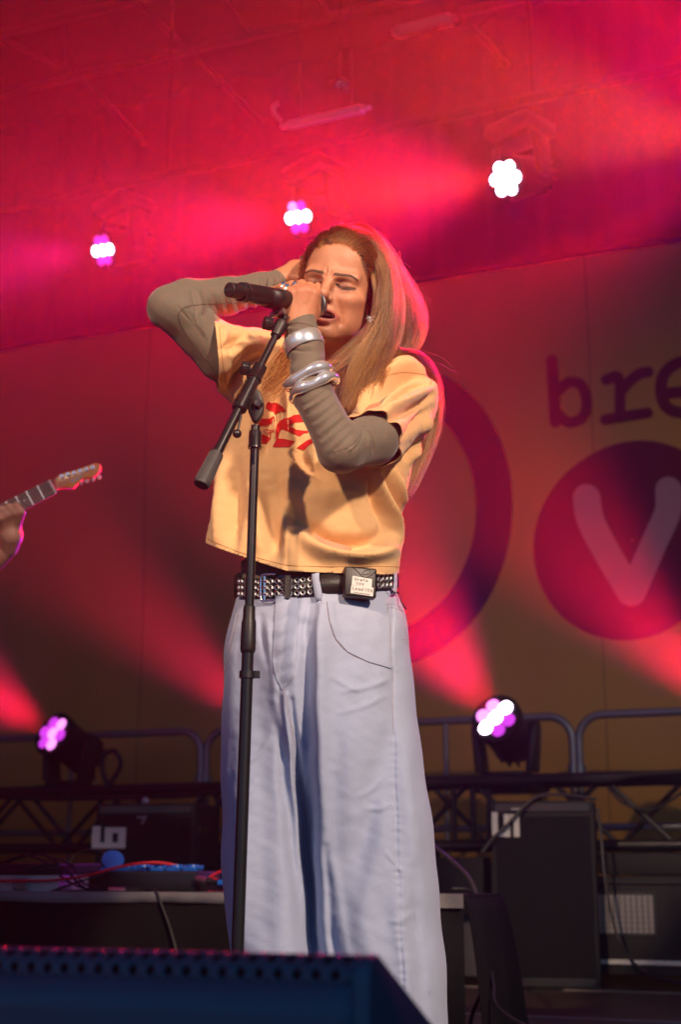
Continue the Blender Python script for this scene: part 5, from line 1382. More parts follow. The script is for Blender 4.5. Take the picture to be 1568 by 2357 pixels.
for pl, r_ in [([(641, 1372), (637, 1450), (632, 1520), (640, 1560), (650, 1580)], .0006), ([(676, 1372), (674, 1450), (670, 1530), (662, 1568), (650, 1584)], .0006), ([(682, 1372), (681, 1460), (677, 1540), (664, 1578), (652, 1592)], .0006),
               ([(752, 1384), (758, 1430), (772, 1470), (800, 1500), (845, 1522), (900, 1538)], .0007), ([(766, 1384), (772, 1428), (788, 1465), (815, 1492), (855, 1512), (902, 1526)], .0007),
               ([(545, 1410), (536, 1450), (526, 1490), (517, 1530)], .0006), ([(552, 1410), (542, 1455), (531, 1498), (520, 1545)], .0006),
               ([(890, 1385), (897, 1440), (902, 1520), (904, 1600), (906, 1690)], .0005),
               ([(650, 1582), (658, 1620), (668, 1665), (680, 1720)], .0006), ([(656, 1590), (664, 1630), (676, 1690)], .0006),
               ([(888, 1392), (905, 1390), (925, 1398)], .0005), ([(888, 1400), (905, 1398), (928, 1406)], .0005), ([(930, 1440), (938, 1470), (944, 1510)], .0005), ([(924, 1470), (940, 1472)], .0005), ([(926, 1478), (942, 1480)], .0005)]:
    seam('stitching', JEANS, pl, T_, jeans, r_, 70, .0001)
decal('pocket_facing', [[(752, 1384), (758, 1430), (772, 1470), (800, 1500), (845, 1522), (900, 1538), (902, 1526), (855, 1512), (815, 1492), (788, 1465), (772, 1428), (766, 1384)]], JEANS, M['denim_pale'], jeans, 8, .0022)
decal('fly_flap', [[(637, 1372), (633, 1450), (629, 1520), (637, 1562), (650, 1588), (668, 1572), (680, 1535), (684, 1460), (685, 1372)]], JEANS, M['denim_pale'], jeans, 8, .0024)
# strip of undershirt between T-shirt and belt
wt = MB(); n = 60; tp = []
for z_, k_ in ((1295, 1.0), (1350, 1.0)):
    for i in range(n):
        a = 2 * math.pi * i / n; c_ = P(727, z_, 2.645)
        tp.append((c_.x + .142 * math.cos(a), 2.645 + .100 * math.sin(a), c_.z))
wt.grid(tp, n, 2, True).build('undershirt_waist', M['waistband_jersey'], singer, smooth=True)
# shoes, just showing under the hems
mat('shoe_leather', (.02, .02, .02), .4); mat('sole', (.5, .48, .45), .6)
for px_ in (640, 880):
    b_ = P(px_, 2300, 2.62); c_ = Vector((b_.x, 2.56, .03))
    sh = MB().ball(c_ + Vector((0, 0, .02)), 1, 20, 12, (.048, .125, .045)).build('shoe', M['shoe_leather'], singer, smooth=True)
    MB().lathe([(0, .9), (.024, 1.0)], (0, 0, 0), (0, 0, 1), 24)
    mb = MB(); mb.prism([c_ + Vector((.052 * math.cos(a), .130 * math.sin(a), -.029)) for a in np.linspace(0, 2 * math.pi, 25)[:-1]], (0, 0, .026)); mb.build('sole', M['sole'], sh, smooth=True)
# ------------------------------------------------------------------ belt with eyelet studs
mat('belt_leather', (.012, .011, .012), .5, bump=.1, bscale=200)
_yy = np.linspace(1322, 2560, _ring.shape[0])
row_i = int(np.argmin(np.abs(_yy - 1352)))
loop = _ring[row_i]; nl = len(loop); cen = loop.mean(0)
def belt_ring(off):
    t = np.roll(loop, -1, 0) - np.roll(loop, 1, 0); n_ = np.stack([t[:, 1], -t[:, 0], np.zeros(nl)], 1); n_ /= np.linalg.norm(n_, axis=1)[:, None] + 1e-9
    s_ = np.sign(np.sum(n_ * (loop - cen), 1).sum()); return loop + n_ * s_ * off, n_ * s_
ker = np.ones(15) / 15
def circ_smooth(A): return np.stack([np.convolve(np.r_[A[-7:, k], A[:, k], A[:7, k]], ker, 'valid') for k in range(A.shape[1])], 1)
bl, bn_ = belt_ring(.0045); bl = circ_smooth(bl); bn_ = circ_smooth(bn_); bn_ /= np.linalg.norm(bn_, axis=1)[:, None]
bl = bl + bn_ * .002
bpx, _ = proj_np(bl)
def belt_z(px_, Y):                                  # belt's centre line: lower at the buckle, rising to the right
    py_ = np.interp(px_, [540, 600, 680, 760, 860, 915], [1352, 1354, 1351, 1343, 1335, 1330]); return P(px_, py_, Y).z
bz_ = np.array([belt_z(a, b[1]) for a, b in zip(bpx, bl)])
back = bl[:, 1] > cen[1]; bz_ = np.where(back, np.interp(bpx, [540, 915], [belt_z(540, 2.66), belt_z(915, 2.66)]), bz_)
HB_ = .0185
sel = np.linspace(0, nl - 1, 160).astype(int)
pts = [tuple((bl[i][0], bl[i][1], bz_[i] + s_ * HB_)) for s_ in (-1, 1) for i in sel]
belt = MB().grid(pts, 160, 2, True).build('belt', M['belt_leather'], singer, smooth=True, auto=80)
_m = belt.modifiers.new('thickness', 'SOLIDIFY'); _m.thickness = .004; _m.offset = 0
def belt_at(px_, dz=0.0, lift=.0025):
    fr = np.where(~back)[0]; i = fr[np.argmin(np.abs(bpx[fr] - px_))]
    n_ = Vector(bn_[i].tolist()); return Vector((bl[i][0], bl[i][1], bz_[i] + dz)) + n_ * lift, n_
# one stud: an octagonal steel eyelet
def stud_mesh():
    mb = MB(); N_ = 8; rings = [(.0058, 0), (.0056, .0014), (.0040, .0030), (.0030, .0026), (.0026, .0004)]
    vs = [(r * math.cos(2 * math.pi * k / N_ + math.pi / 8), r * math.sin(2 * math.pi * k / N_ + math.pi / 8), h_) for r, h_ in rings for k in range(N_)]
    mb.add(vs, [(a * N_ + k, a * N_ + (k + 1) % N_, (a + 1) * N_ + (k + 1) % N_, (a + 1) * N_ + k) for a in range(4) for k in range(N_)])
    return mb
arc = np.r_[0, np.cumsum(np.linalg.norm(np.diff(bl[np.where(~back)[0]], axis=0), axis=1))]; fidx = np.where(~back)[0]
stud0 = None
def put_stud(px_, dz):
    global stud0
    q, n_ = belt_at(px_, dz)
    if stud0 is None:
        stud0 = stud_mesh().build('stud', M['silver'], None); o = stud0; me_ = o.data
    else:
        o = bpy.data.objects.new('stud', stud0.data); COL.objects.link(o)
    o.parent = belt; o.location = q - wloc(belt)
    o.rotation_euler = n_.to_track_quat('Z', 'Y').to_euler()
a0 = np.interp(553, bpx[fidx], arc) if bpx[fidx][0] < bpx[fidx][-1] else 0
order = np.argsort(bpx[fidx]); fx_, fa_ = bpx[fidx][order], arc[order]
a_ = np.interp(550, fx_, fa_)
step = .0122
while True:
    x_ = np.interp(a_, fa_, fx_)
    if x_ > 902: break
    if x_ < 722:
        for r_ in (-1, 0, 1): put_stud(x_, r_ * .0118)
    elif x_ > 864:
        for r_ in (-1, 0, 1): put_stud(x_, r_ * .0118)
    a_ += step
# buckle: rounded wire frame with three prongs
bk_ = thing_child = None
def frame_path(pxs, dzs, lift): return [belt_at(a, b, lift)[0] for a, b in zip(pxs, dzs)]
bp = frame_path([640, 612, 607, 606, 606, 607, 612, 640], [.0245, .0245, .021, .012, -.012, -.021, -.0245, -.0245], .0075)
buckle = MB().tube(spline(bp, 30), .0021, 10).build('buckle', M['chrome'], belt, smooth=True)
for dz in (-.0118, 0, .0118):
    a, _ = belt_at(618, dz, .006); b, _ = belt_at(600, dz, .009)
    MB().tube([a, b], [.0019, .0013], 8).build('prong', M['chrome'], buckle, smooth=True)
a, _ = belt_at(612, -.022, .005); b, _ = belt_at(612, .022, .005); MB().tube([a, b], .0024, 8).build('bar', M['chrome'], buckle, smooth=True)
# leather keeper
q = [belt_at(664 + dx, dz, .0062)[0] for dz in (-.0205, .0205) for dx in (-5, 5)]
MB().add(q, [(0, 1, 3, 2)]).build('keeper', M['belt_leather'], belt).modifiers.new('t', 'SOLIDIFY').thickness = .002
# denim belt loops
for x0 in (731, 905):
    cols = []; Lp = [(-.030, .003), (-.024, .0065), (-.010, .0075), (.010, .0072), (.020, .006), (.024, .002)]
    for dz, lf in Lp:
        for dx in (-8, 8): cols.append(belt_at(x0 + dx * (.8 if x0 > 800 else 1) + (-dz * 180 if x0 < 800 else 0), dz, lf)[0])
    lo = MB().grid(cols, 2, len(Lp)).build('belt_loop', M['denim_pale'], jeans, smooth=True, auto=85); lo.modifiers.new('t', 'SOLIDIFY').thickness = .0025
    for dx in (-4, 4):
        MB().tube([belt_at(x0 + dx + (-dz * 180 if x0 < 800 else 0), dz, lf + .0015)[0] for dz, lf in Lp[:-1]], .0005, 5).build('loop_stitch', M['stitch_thread'], lo)
# ------------------------------------------------------------------ radio pack clipped on the belt: a thing of its own
c_, n_ = belt_at(820, -.006, .016)
fwd = Vector((n_.x * .55, n_.y, 0.06)).normalized(); sd_ = Vector((-fwd.y, fwd.x, 0)).normalized()
if sd_.x < 0: sd_ = -sd_
upv = fwd.cross(sd_); upv = upv if upv.z > 0 else -upv
q = Quaternion(fwd, R(-2.5) if fwd.y < 0 else R(2.5)); sd_, upv = q @ sd_, q @ upv
pk = thing('radio_pack', c_ - fwd * .01, 'black radio pack clipped to the singer\'s belt, with handwritten white tape labels', 'radio pack')
pw_, ph_ = .0595, .056
MB().box(c_, (pw_, .022, ph_), (sd_, fwd, upv)).build('case', M['black_plastic'], pk, bevel=.004, seg=3, smooth=True)
pp = lambda u, v, l=.0112: c_ + sd_ * (u * pw_) + upv * (v * ph_) + fwd * l
MB().tube(spline([pp(-.30, .48), pp(-.14, .36), pp(.0, .22), (pp(.15, .14)), pp(.30, .24), pp(.46, .40)], 24), .0007, 6).build('lid_line', M['hole_dark'], pk)
MB().tube([pp(.05 + .13 * math.cos(a) + .12, .335 + .075 * math.sin(a) + .05 * math.cos(a), .0114) for a in np.linspace(0, 2 * math.pi, 20)[:-1]], .0006, 5, closed=True).build('window', M['grey_rubber'], pk)
tp1 = MB().add([pp(-.27, .18, .0116), pp(.34, .12, .0116), pp(.34, -.17, .0116), pp(-.29, -.125, .0116)], [(0, 1, 2, 3)]).build('tape_label', M['white_tape'], pk)
tp2 = MB().add([pp(-.30, -.135, .0119), pp(.40, -.165, .0119), pp(.38, -.455, .0119), pp(-.32, -.405, .0119)], [(0, 1, 2, 3)]).build('tape_label', M['white_tape'], pk)
mat('marker_ink', (.01, .01, .012), .6, var=0)
GL = {'G': [[(.9, .85), (.5, 1), (.1, .7), (.1, .25), (.5, 0), (.9, .2), (.9, .5), (.55, .5)]], 'r': [[(.2, .65), (.2, 0)], [(.2, .45), (.5, .65), (.85, .6)]],
      'e': [[(.1, .35), (.85, .38), (.7, .65), (.3, .62), (.1, .3), (.4, .0), (.85, .1)]], 't': [[(.45, 1), (.45, 0)], [(.1, .65), (.85, .7)]], 'a': [[(.85, .6), (.4, .65), (.1, .3), (.4, 0), (.8, .3), (.85, .6), (.85, 0)]],
      'V': [[(.05, 1), (.45, 0), (.95, 1)]], 'O': [[(.5, .9), (.15, .6), (.2, .1), (.6, 0), (.9, .45), (.5, .9)]], 'X': [[(.1, .9), (.9, 0)], [(.9, .9), (.1, 0)]], 'L': [[(.15, 1), (.15, 0), (.9, .05)]],
      'd': [[(.8, .6), (.3, .6), (.15, .2), (.5, 0), (.85, .3), (.85, 1), (.9, 0)]]}
def write(txt, u0, v0, cw, chh, lift, par, slope=-.05):
    mb = MB()
    for i, ch in enumerate(txt):
        for st in GL.get(ch, []):
            mb.tube([pp(u0 + (i + x * .82) * cw, v0 + y * chh + slope * (i * cw), lift) for x, y in st], .00042, 5)
    mb.build('handwriting', M['marker_ink'], par)
write('Greta', -.20, .03, .085, .085, .0119, tp1); write('VOX', -.16, -.11, .092, .085, .0119, tp1)
write('Lead', -.26, -.29, .085, .11, .0122, tp2); write('VOX', .12, -.315, .09, .11, .0122, tp2)
mb = MB(); mb.tube([pp(-.22 + .5 * k / 30, -.375 + .018 * math.sin(k * 1.9) - .03 * k / 30, .0122) for k in range(31)], .0004, 5); mb.build('handwriting', M['marker_ink'], tp2)
wire = [belt_at(888, -.014, .006)[0], belt_at(896, -.026, .010)[0]] + [on(JEANS, 912, 1368, .006), on(JEANS, 924, 1384, .006) or P(924, 1384, 2.6), P(935, 1402, 2.62)]
o = MB().tube(spline([w_ for w_ in wire if w_ is not None], 20), .0013, 8).build('aerial_wire', M['black_rubber'], pk, smooth=True)

# ------------------------------------------------------------------ microphone
MA, MBp = P(527, 667, 2.305), P(724, 702, 2.482)
md = (MBp - MA).normalized(); ml = (MBp - MA).length
mic = thing('microphone', MA + md * ml * .5, 'black radio microphone with a steel mesh head held at the singer\'s lips', 'microphone')
MB().lathe([(-.001, .0001), (0, .0118), (.0015, .0132), (.026, .0138), (.027, .0128), (.030, .0128)], MA, md, 32).build('end_cap', M['black_plastic'], mic, smooth=True)
MB().lathe([(.030, .0130), (.031, .0172), (.038, .0178), (.040, .0168), (.05, .0170), (ml - .055, .0185), (ml - .040, .0205), (ml - .026, .0222), (ml - .022, .0205)], MA, md, 36).build('handle', M['black_metal'], mic, smooth=True, auto=30)
MB().lathe([(.0395, .0169), (.0400, .0181), (.0412, .0181), (.0417, .0169)], MA, md, 36).build('ring', M['black_plastic'], mic, smooth=True)
mat('mic_steel', (.62, .60, .56), .36, metal=1.0, var=.1, scale=90)
mat('mic_foam', (.03, .03, .03), 1.0, var=0)
gc = MBp; gr = .0238
s1_ = md.orthogonal().normalized(); s2_ = md.cross(s1_)
gpt = lambda th, ph, r: gc + md * (math.cos(th) * r) + (s1_ * math.cos(ph) + s2_ * math.sin(ph)) * (math.sin(th) * r)
MB().ball(gc, gr * .95, 24, 16).build('foam', M['mic_foam'], mic, smooth=True)
gm = MB(); NW = 34
for sg in (-1, 1):                                  # woven wire: two families of spirals
    for k in range(NW):
        gm.tube([gpt(th, 2 * math.pi * k / NW + sg * 1.15 * (th - 1.2), gr + .0003 * sg * math.sin(th * 60)) for th in np.linspace(.12, 2.45, 20)], .00052, 4)
g_ = gm.build('grille', M['mic_steel'], mic, smooth=True); g_['kind'] = 'stuff'
MB().tube([gpt(1.50, a, gr * 1.012) for a in np.linspace(0, 2 * math.pi, 41)[:-1]], .0019, 8, closed=True).build('grille_band', M['mic_steel'], mic, smooth=True)
MB().lathe([(ml - .030, .0200), (ml - .026, .0228), (ml - .016, .0240), (ml - .013, .0225)], MA, md, 32).build('grille_collar', M['mic_steel'], mic, smooth=True)
# maker's word moulded on the end cap
up_ = (Vector((0, 0, 1)) - md * md.z).normalized(); rt_ = up_.cross(md); rt_ = rt_ if rt_.x > 0 else -rt_
GL.update({'S': [[(.9, .85), (.5, 1), (.1, .8), (.2, .55), (.8, .45), (.9, .2), (.5, 0), (.1, .15)]], 'H': [[(.1, 1), (.1, 0)], [(.9, 1), (.9, 0)], [(.1, .5), (.9, .5)]], 'U': [[(.1, 1), (.1, .2), (.5, 0), (.9, .2), (.9, 1)]], 'R': [[(.1, 0), (.1, 1), (.7, 1), (.9, .75), (.7, .5), (.1, .5)], [(.5, .5), (.9, 0)]], 'E': [[(.9, 1), (.1, 1), (.1, 0), (.9, 0)], [(.1, .5), (.7, .5)]]})
mb = MB()
for i, ch in enumerate('SHURE'):
    for st in GL[ch]: mb.tube([MA - md * .0013 + rt_ * (-.0092 + (i + x * .8) * .0038) + up_ * (-.002 + y * .0045) for x, y in st], .00032, 5)
mb.build('moulded_word', M['grey_rubber'], mic)

# ------------------------------------------------------------------ microphone stand
ST = thing('microphone_stand', (P(547, 2190, 2.385).x, 2.385, 0), 'black microphone stand with a short boom in front of the singer', 'microphone stand')
pt, pb = P(588, 992, 2.385), P(547, 2190, 2.385)
dv = (pb - pt).normalized(); foot = pt + dv * ((pt.z - .03) / -dv.z)
def on_pole(py_):
    t_ = (py_ - 992) / (2190 - 992); lo_, hi_ = 0.0, 1.2
    for _ in range(40):
        m_ = (lo_ + hi_) / 2
        if proj(pt + (pb - pt) * m_)[1] < py_: lo_ = m_
        else: hi_ = m_
    return pt + (pb - pt) * lo_
SPm = M['stand_paint']
MB().cyl(pt - dv * .01, on_pole(1440), .0079, n=24).build('upper_tube', SPm, ST, smooth=True)
MB().cyl(on_pole(1430), foot, .0103, n=24).build('lower_tube', SPm, ST, smooth=True)
MB().lathe([(0, .0088), (.002, .0102), (.022, .0108), (.030, .0126), (.060, .0132), (.075, .0132), (.080, .0120), (.0815, .0108)], on_pole(1393), dv, 28).build('clutch', M['black_plastic'], ST, smooth=True, auto=30)
cl = on_pole(1552); rg = MB().cyl(cl - dv * .006, cl + dv * .006, .0132, n=24).build('cable_clip', M['black_plastic'], ST, smooth=True)
MB().box(cl + Vector((.017, -.002, 0)), (.010, .012, .012)).build('clip_tab', M['black_plastic'], rg, bevel=.001)
base = MB().lathe([(0, .135), (.012, .137), (.020, .125), (.030, .03), (.045, .016)], (foot.x, foot.y, .001), (0, 0, 1), 40).build('base', M['black_metal'], ST, smooth=True)
# pivot
BA, BB = P(652, 738, 2.414), P(463, 1116, 2.300)     # boom axis
bd = (BB - BA).normalized(); bL = (BB - BA).length
def boom_at(py_):
    lo_, hi_ = -.2, 1.2
    for _ in range(40):
        m_ = (lo_ + hi_) / 2
        if proj(BA + (BB - BA) * m_)[1] < py_: lo_ = m_
        else: hi_ = m_
    return BA + (BB - BA) * lo_
MB().lathe([(0, .0100), (.002, .0112), (.026, .0112), (.028, .0122), (.0315, .0122), (.032, .009)], on_pole(953), dv, 28).build('collar', SPm, ST, smooth=True)
sw = [P(x, y, 2.372) for x, y in ((578, 960), (570, 940), (566, 915), (572, 885), (585, 884), (600, 902), (608, 925), (606, 948), (598, 962), (592, 970), (583, 970))]
swv = MB().prism(sw, (0, .020, 0)).build('swivel', M['black_plastic'], ST, bevel=.003, seg=3, smooth=True)
bc = P(594, 928, 2.366); MB().lathe([(-.004, .0001), (-.0035, .006), (-.001, .0078), (.006, .0085), (.012, .0085)], bc, (0, 1, 0), 24).build('swivel_bolt', M['black_metal'], swv, smooth=True)
# boom tubes, clutch, knobs
MB().cyl(boom_at(735), boom_at(870), .0066, n=20).build('boom_tube', SPm, ST, smooth=True)
a_ = boom_at(842); L2 = (boom_at(944) - a_).length
MB().lathe([(0, .0105), (.002, .0128), (.028, .0128), (.030, .0138), (.033, .0138), (.034, .0115), (L2 - .030, .0115), (L2 - .028, .0130), (L2 - .003, .0132), (L2, .011)], a_, bd, 28).build('boom_sleeve', SPm, ST, smooth=True, auto=30)
MB().cyl(boom_at(940), boom_at(1050), .0085, n=20).build('boom_rear_tube', SPm, ST, smooth=True)
gm = MB(); a_ = boom_at(1042); L3 = (BB - a_).length
gm.lathe([(0, .0098), (.002, .0118), (L3 - .004, .0138), (L3, .0130), (L3 + .0005, .0105), (L3 - .003, .0100), (L3 - .0035, .0001)], a_, bd, 36)
grip = gm.build('counter_grip', M['grey_rubber'], ST, smooth=True, auto=30)
rb = MB(); o1 = bd.orthogonal().normalized()
for k in range(30):
    n_ = Quaternion(bd, 2 * math.pi * k / 30) @ o1
    rb.tube([a_ + bd * .005 + n_ * .0121, a_ + bd * (L3 - .005) + n_ * .0139], .0006, 4)
rb.build('grip_ribs', M['grey_rubber'], grip)
def knob(p, d, r, l, name='knob'):
    mb = MB(); d = Vector(d).normalized(); o_ = d.orthogonal().normalized()
    mb.lathe([(0, .004), (l * .35, .004), (l * .36, r * .9), (l * .42, r), (l * .95, r), (l, r * .85), (l + .0003, .0001)], p, d, 24)
    for k in range(18):
        n_ = Quaternion(d, 2 * math.pi * k / 18) @ o_
        mb.tube([Vector(p) + d * l * .42 + n_ * r, Vector(p) + d * l * .95 + n_ * r], .0009, 5)
    return mb.build(name, M['black_plastic'], ST, smooth=True)
knob(boom_at(752) + Vector((-.006, 0, .002)), (-.9, -.35, .1), .0115, .026)
knob(boom_at(852) + Vector((-.008, 0, 0)), (-.95, -.3, .12), .0115, .024)
MB().lathe([(0, .0085), (.002, .0125), (.012, .0132), (.016, .0120), (.028, .0105), (.034, .0095)], boom_at(742), bd, 24).build('boom_end', M['black_plastic'], ST, smooth=True)
hd = [P(555, 955, 2.335), P(551, 975, 2.330), P(546, 998, 2.325)]
MB().tube(hd, .0022, 8).build('lever', SPm, ST, smooth=True); MB().ball(hd[-1], .0078, 20, 14).build('lever_ball', M['black_metal'], ST, smooth=True)
# microphone clip: a sprung cradle on a swivel
ck = MA + md * (ml * .535); dn = (boom_at(738) - ck); dn = (dn - md * dn.dot(md)).normalized(); sdv = md.cross(dn).normalized()
cm = MB()
arcp = []
for l_ in (-.026, .026):
    for a in np.linspace(R(-118), R(118), 22):
        arcp.append(ck + md * l_ + (dn * math.cos(a) + sdv * math.sin(a)) * .0202)
o = cm.grid(arcp, 22, 2).build('clip_cradle', M['black_plastic'], ST, smooth=True); o.modifiers.new('t', 'SOLIDIFY').thickness = .003
c1_ = ck + dn * .020; c2_ = boom_at(735)
MB().tube(spline([c1_, c1_ * .55 + c2_ * .45 + md * .003, c2_], 10), [.012, .0112, .0105, .010, .0098, .0096, .0096, .0098, .010, .0102], 16).build('clip_neck', M['black_plastic'], ST, smooth=True)
ps_ = c1_ + dn * .008; MB().cyl(ps_ - sdv * .016, ps_ + sdv * .016, .0052, n=16).build('clip_screw', M['silver'], ST, smooth=True)

# ------------------------------------------------------------------ jewellery
fa = Vector((pv(704, 800, 2.418) - pv(716, 900, 2.412)).tolist()).normalized()
def band(center, axis, R0, width, thick, gap, name, m, parent, tilt=0.0, amp=0.0):
    axis = Vector(axis).normalized(); o1 = axis.orthogonal().normalized(); o2 = axis.cross(o1); pts = []; n = 60
    prof = [(-width / 2, 0), (-width / 2 + .002, thick), (0, thick * 1.25), (width / 2 - .002, thick), (width / 2, 0)]
    for u, r in prof:
        for k in range(n):
            a = 2 * math.pi * k / n; pts.append(Vector(center) + axis * (u + tilt * math.sin(a)) + (o1 * math.cos(a) + o2 * math.sin(a)) * (R0 + r))
    return MB().grid(pts, n, len(prof), True).build(name, m, parent, smooth=True, auto=60)
cf = thing('cuff_bracelet', pv(697, 791, 2.43).tolist(), 'broad polished silver cuff on the singer\'s sleeve below her wrist', 'bracelet', 'bracelets on the singer\'s forearm')
band(pv(699, 792, 2.419).tolist(), fa + Vector((-.25, .0, .0)), 0.0358, .026, .0012, 0, 'cuff', mat('cuff_silver', (.86, .85, .84), .24, metal=.72, var=.06, scale=40), cf)
mat('bangle_silver', (.86, .86, .88), .16, metal=.68, var=.05, coat=1.0)
def bangle(px_, py_, Y, R0, r0, tilt, label, lumps):
    c_ = P(px_, py_, Y); ax_ = (fa + Vector(tilt)).normalized(); o1 = ax_.orthogonal().normalized(); o2 = ax_.cross(o1)
    t = thing('bangle', c_, label, 'bangle', 'bracelets on the singer\'s forearm')
    ring = lambda R1, w_: [c_ + (o1 * math.cos(a) + o2 * math.sin(a)) * (R1 + w_ * math.sin(a * lumps + 1)) + ax_ * (w_ * math.cos(a * lumps)) for a in np.linspace(0, 2 * math.pi, 73)[:-1]]
    MB().tube(ring(R0, .0020), [r0 * (1 + .13 * math.sin(k * .2618 * lumps * .5)) for k in range(72)], 18, closed=True).build('ring_body', M['bangle_silver'], t, smooth=True)
bangle(712, 868, 2.415, .0395, .0112, (-.30, -.18, 0), 'thick clear bangle with a silver core, upper of the pair below the cuff', 3)
bangle(723, 893, 2.412, .0405, .0098, (-.34, -.16, 0), 'clear bangle with a silver core, lower of the pair nearest the elbow', 4)
def ring_on(a, b, t_, r, w_, label, tilt=0):
    a, b = ph(*a), ph(*b); c_ = Vector((a + (b - a) * t_).tolist()); ax_ = Vector((b - a).tolist()).normalized()
    t = thing('finger_ring', c_, label, 'ring', 'silver rings on the singer\'s hand')
    o1 = ax_.orthogonal().normalized(); o2 = ax_.cross(o1); n = 28
    pts = [c_ + ax_ * u + (o1 * math.cos(2 * math.pi * k / n) + o2 * math.sin(2 * math.pi * k / n)) * (r + e) for u, e in ((-w_ / 2, 0), (-w_ / 2 + .0006, .0014), (w_ / 2 - .0006, .0014), (w_ / 2, 0)) for k in range(n)]
    MB().grid(pts, n, 4, True).build('band', M['silver'], t, smooth=True)
    bm_ = MB(); bm_.ball(c_ + Vector((0, -r * .75, r * .75)), .0042, 10, 8, (1.2, .7, .8)); bm_.build('setting', M['chrome'], t)
ring_on((675, 672, 2.416), (650, 657, 2.422), .55, .0088, .0050, 'silver ring with a crest on the little finger, nearest the microphone handle')
ring_on((675, 672, 2.416), (650, 657, 2.422), .90, .0084, .0030, 'thin silver band on the little finger beyond the crested ring')
ring_on((692, 668, 2.412), (672, 652, 2.430), .62, .0092, .0055, 'broad engraved silver ring on the ring finger above the knuckles')
mat('nail_dark', (.02, .012, .014), .15, var=0)
# shell necklace
mat('shell', (.40, .31, .20), .3, var=.35, scale=300)
nk = thing('shell_necklace', P(795, 835, 2.58), 'necklace of cowrie shells on a cord at the singer\'s neck', 'necklace')
npts = []
for (x, y) in [(745, 846), (758, 843), (771, 839), (784, 835), (796, 831), (808, 828), (820, 825), (832, 820), (842, 813)]:
    r = _ray(x, y).normalized(); h1 = FACE.ray_cast(CAMP, r); h2 = SHIRT.ray_cast(CAMP, r)
    hs = [h_ for h_ in (h1, h2) if h_[0] is not None and h_[0].y > 2.5]
    if hs: npts.append(min(hs, key=lambda h_: h_[3])[0] - r * .008)
if len(npts) > 2:
    MB().tube(spline(npts, 40), .0010, 6).build('cord', M['black_rubber'], nk, smooth=True)
    for i in range(0, len(npts) - 1):
        a, b = npts[i], npts[i + 1]; ax_ = (b - a).normalized(); c_ = (a + b) / 2
        mb = MB(); mb.ball((0, 0, 0), 1, 14, 10, (.0082, .0042, .0056))
        sh = mb.build('shell', M['shell'], nk, smooth=True); sh.location = c_ - wloc(nk) - Vector((0, .002, 0)); sh.rotation_euler = (0, -math.atan2(ax_.z, ax_.x), 0)
        MB().box(c_ + Vector((0, -.0062, 0)), (.010, .0008, .0010), (ax_, Vector((0, 1, 0)), ax_.cross(Vector((0, 1, 0))))).build('shell_slit', M['hole_dark'], sh)
# earring: a spray of clear stones
er = thing('earring', P(851, 733, 2.535), 'sparkling starburst earring beside the singer\'s jaw', 'earring')
mb = MB(); c_ = P(851, 733, 2.535)
for k in range(11):
    a = k * 2.399; d = Vector((math.cos(a), -.25, math.sin(a))) * (.0035 + .0022 * (k % 3))
    mb.tube([c_, c_ + d], [.0007, .0004], 5); mb.ball(c_ + d, .0013, 6, 5)
mb.ball(c_, .003, 8, 6); mb.build('stones', M['silver'], er)

# ------------------------------------------------------------------ hair
def hair_material():
    m = bpy.data.materials.new('hair'); m.use_nodes = True; n = m.node_tree.nodes; n.clear(); L = m.node_tree.links
    o = n.new('ShaderNodeOutputMaterial'); h_ = n.new('ShaderNodeBsdfHairPrincipled'); h_.parametrization = 'COLOR'
    hi = n.new('ShaderNodeHairInfo'); rp = n.new('ShaderNodeValToRGB')
    rp.color_ramp.elements[0].color = (.035, .011, .003, 1); rp.color_ramp.elements[1].color = (.40, .150, .038, 1)
    sa = n.new('ShaderNodeAttribute'); sa.attribute_name = 'shade'; L.new(sa.outputs['Fac'], rp.inputs[0]); L.new(rp.outputs[0], h_.inputs['Color'])
    h_.inputs['Roughness'].default_value = .28; h_.inputs['Radial Roughness'].default_value = .35; h_.inputs['Random Roughness'].default_value = .2
    L.new(h_.outputs[0], o.inputs['Surface']); MATS['hair'] = m
hair_material()
NP_ = 22
def resample(g, n=NP_):
    A = [np.array(q, float) for q in g]; return np.array([tuple(q) for q in spline(A, n * 3)])[np.linspace(0, n * 3 - 1, n).astype(int)]
strands = []; rad = []; shade = []
hr = np.random.default_rng(21)
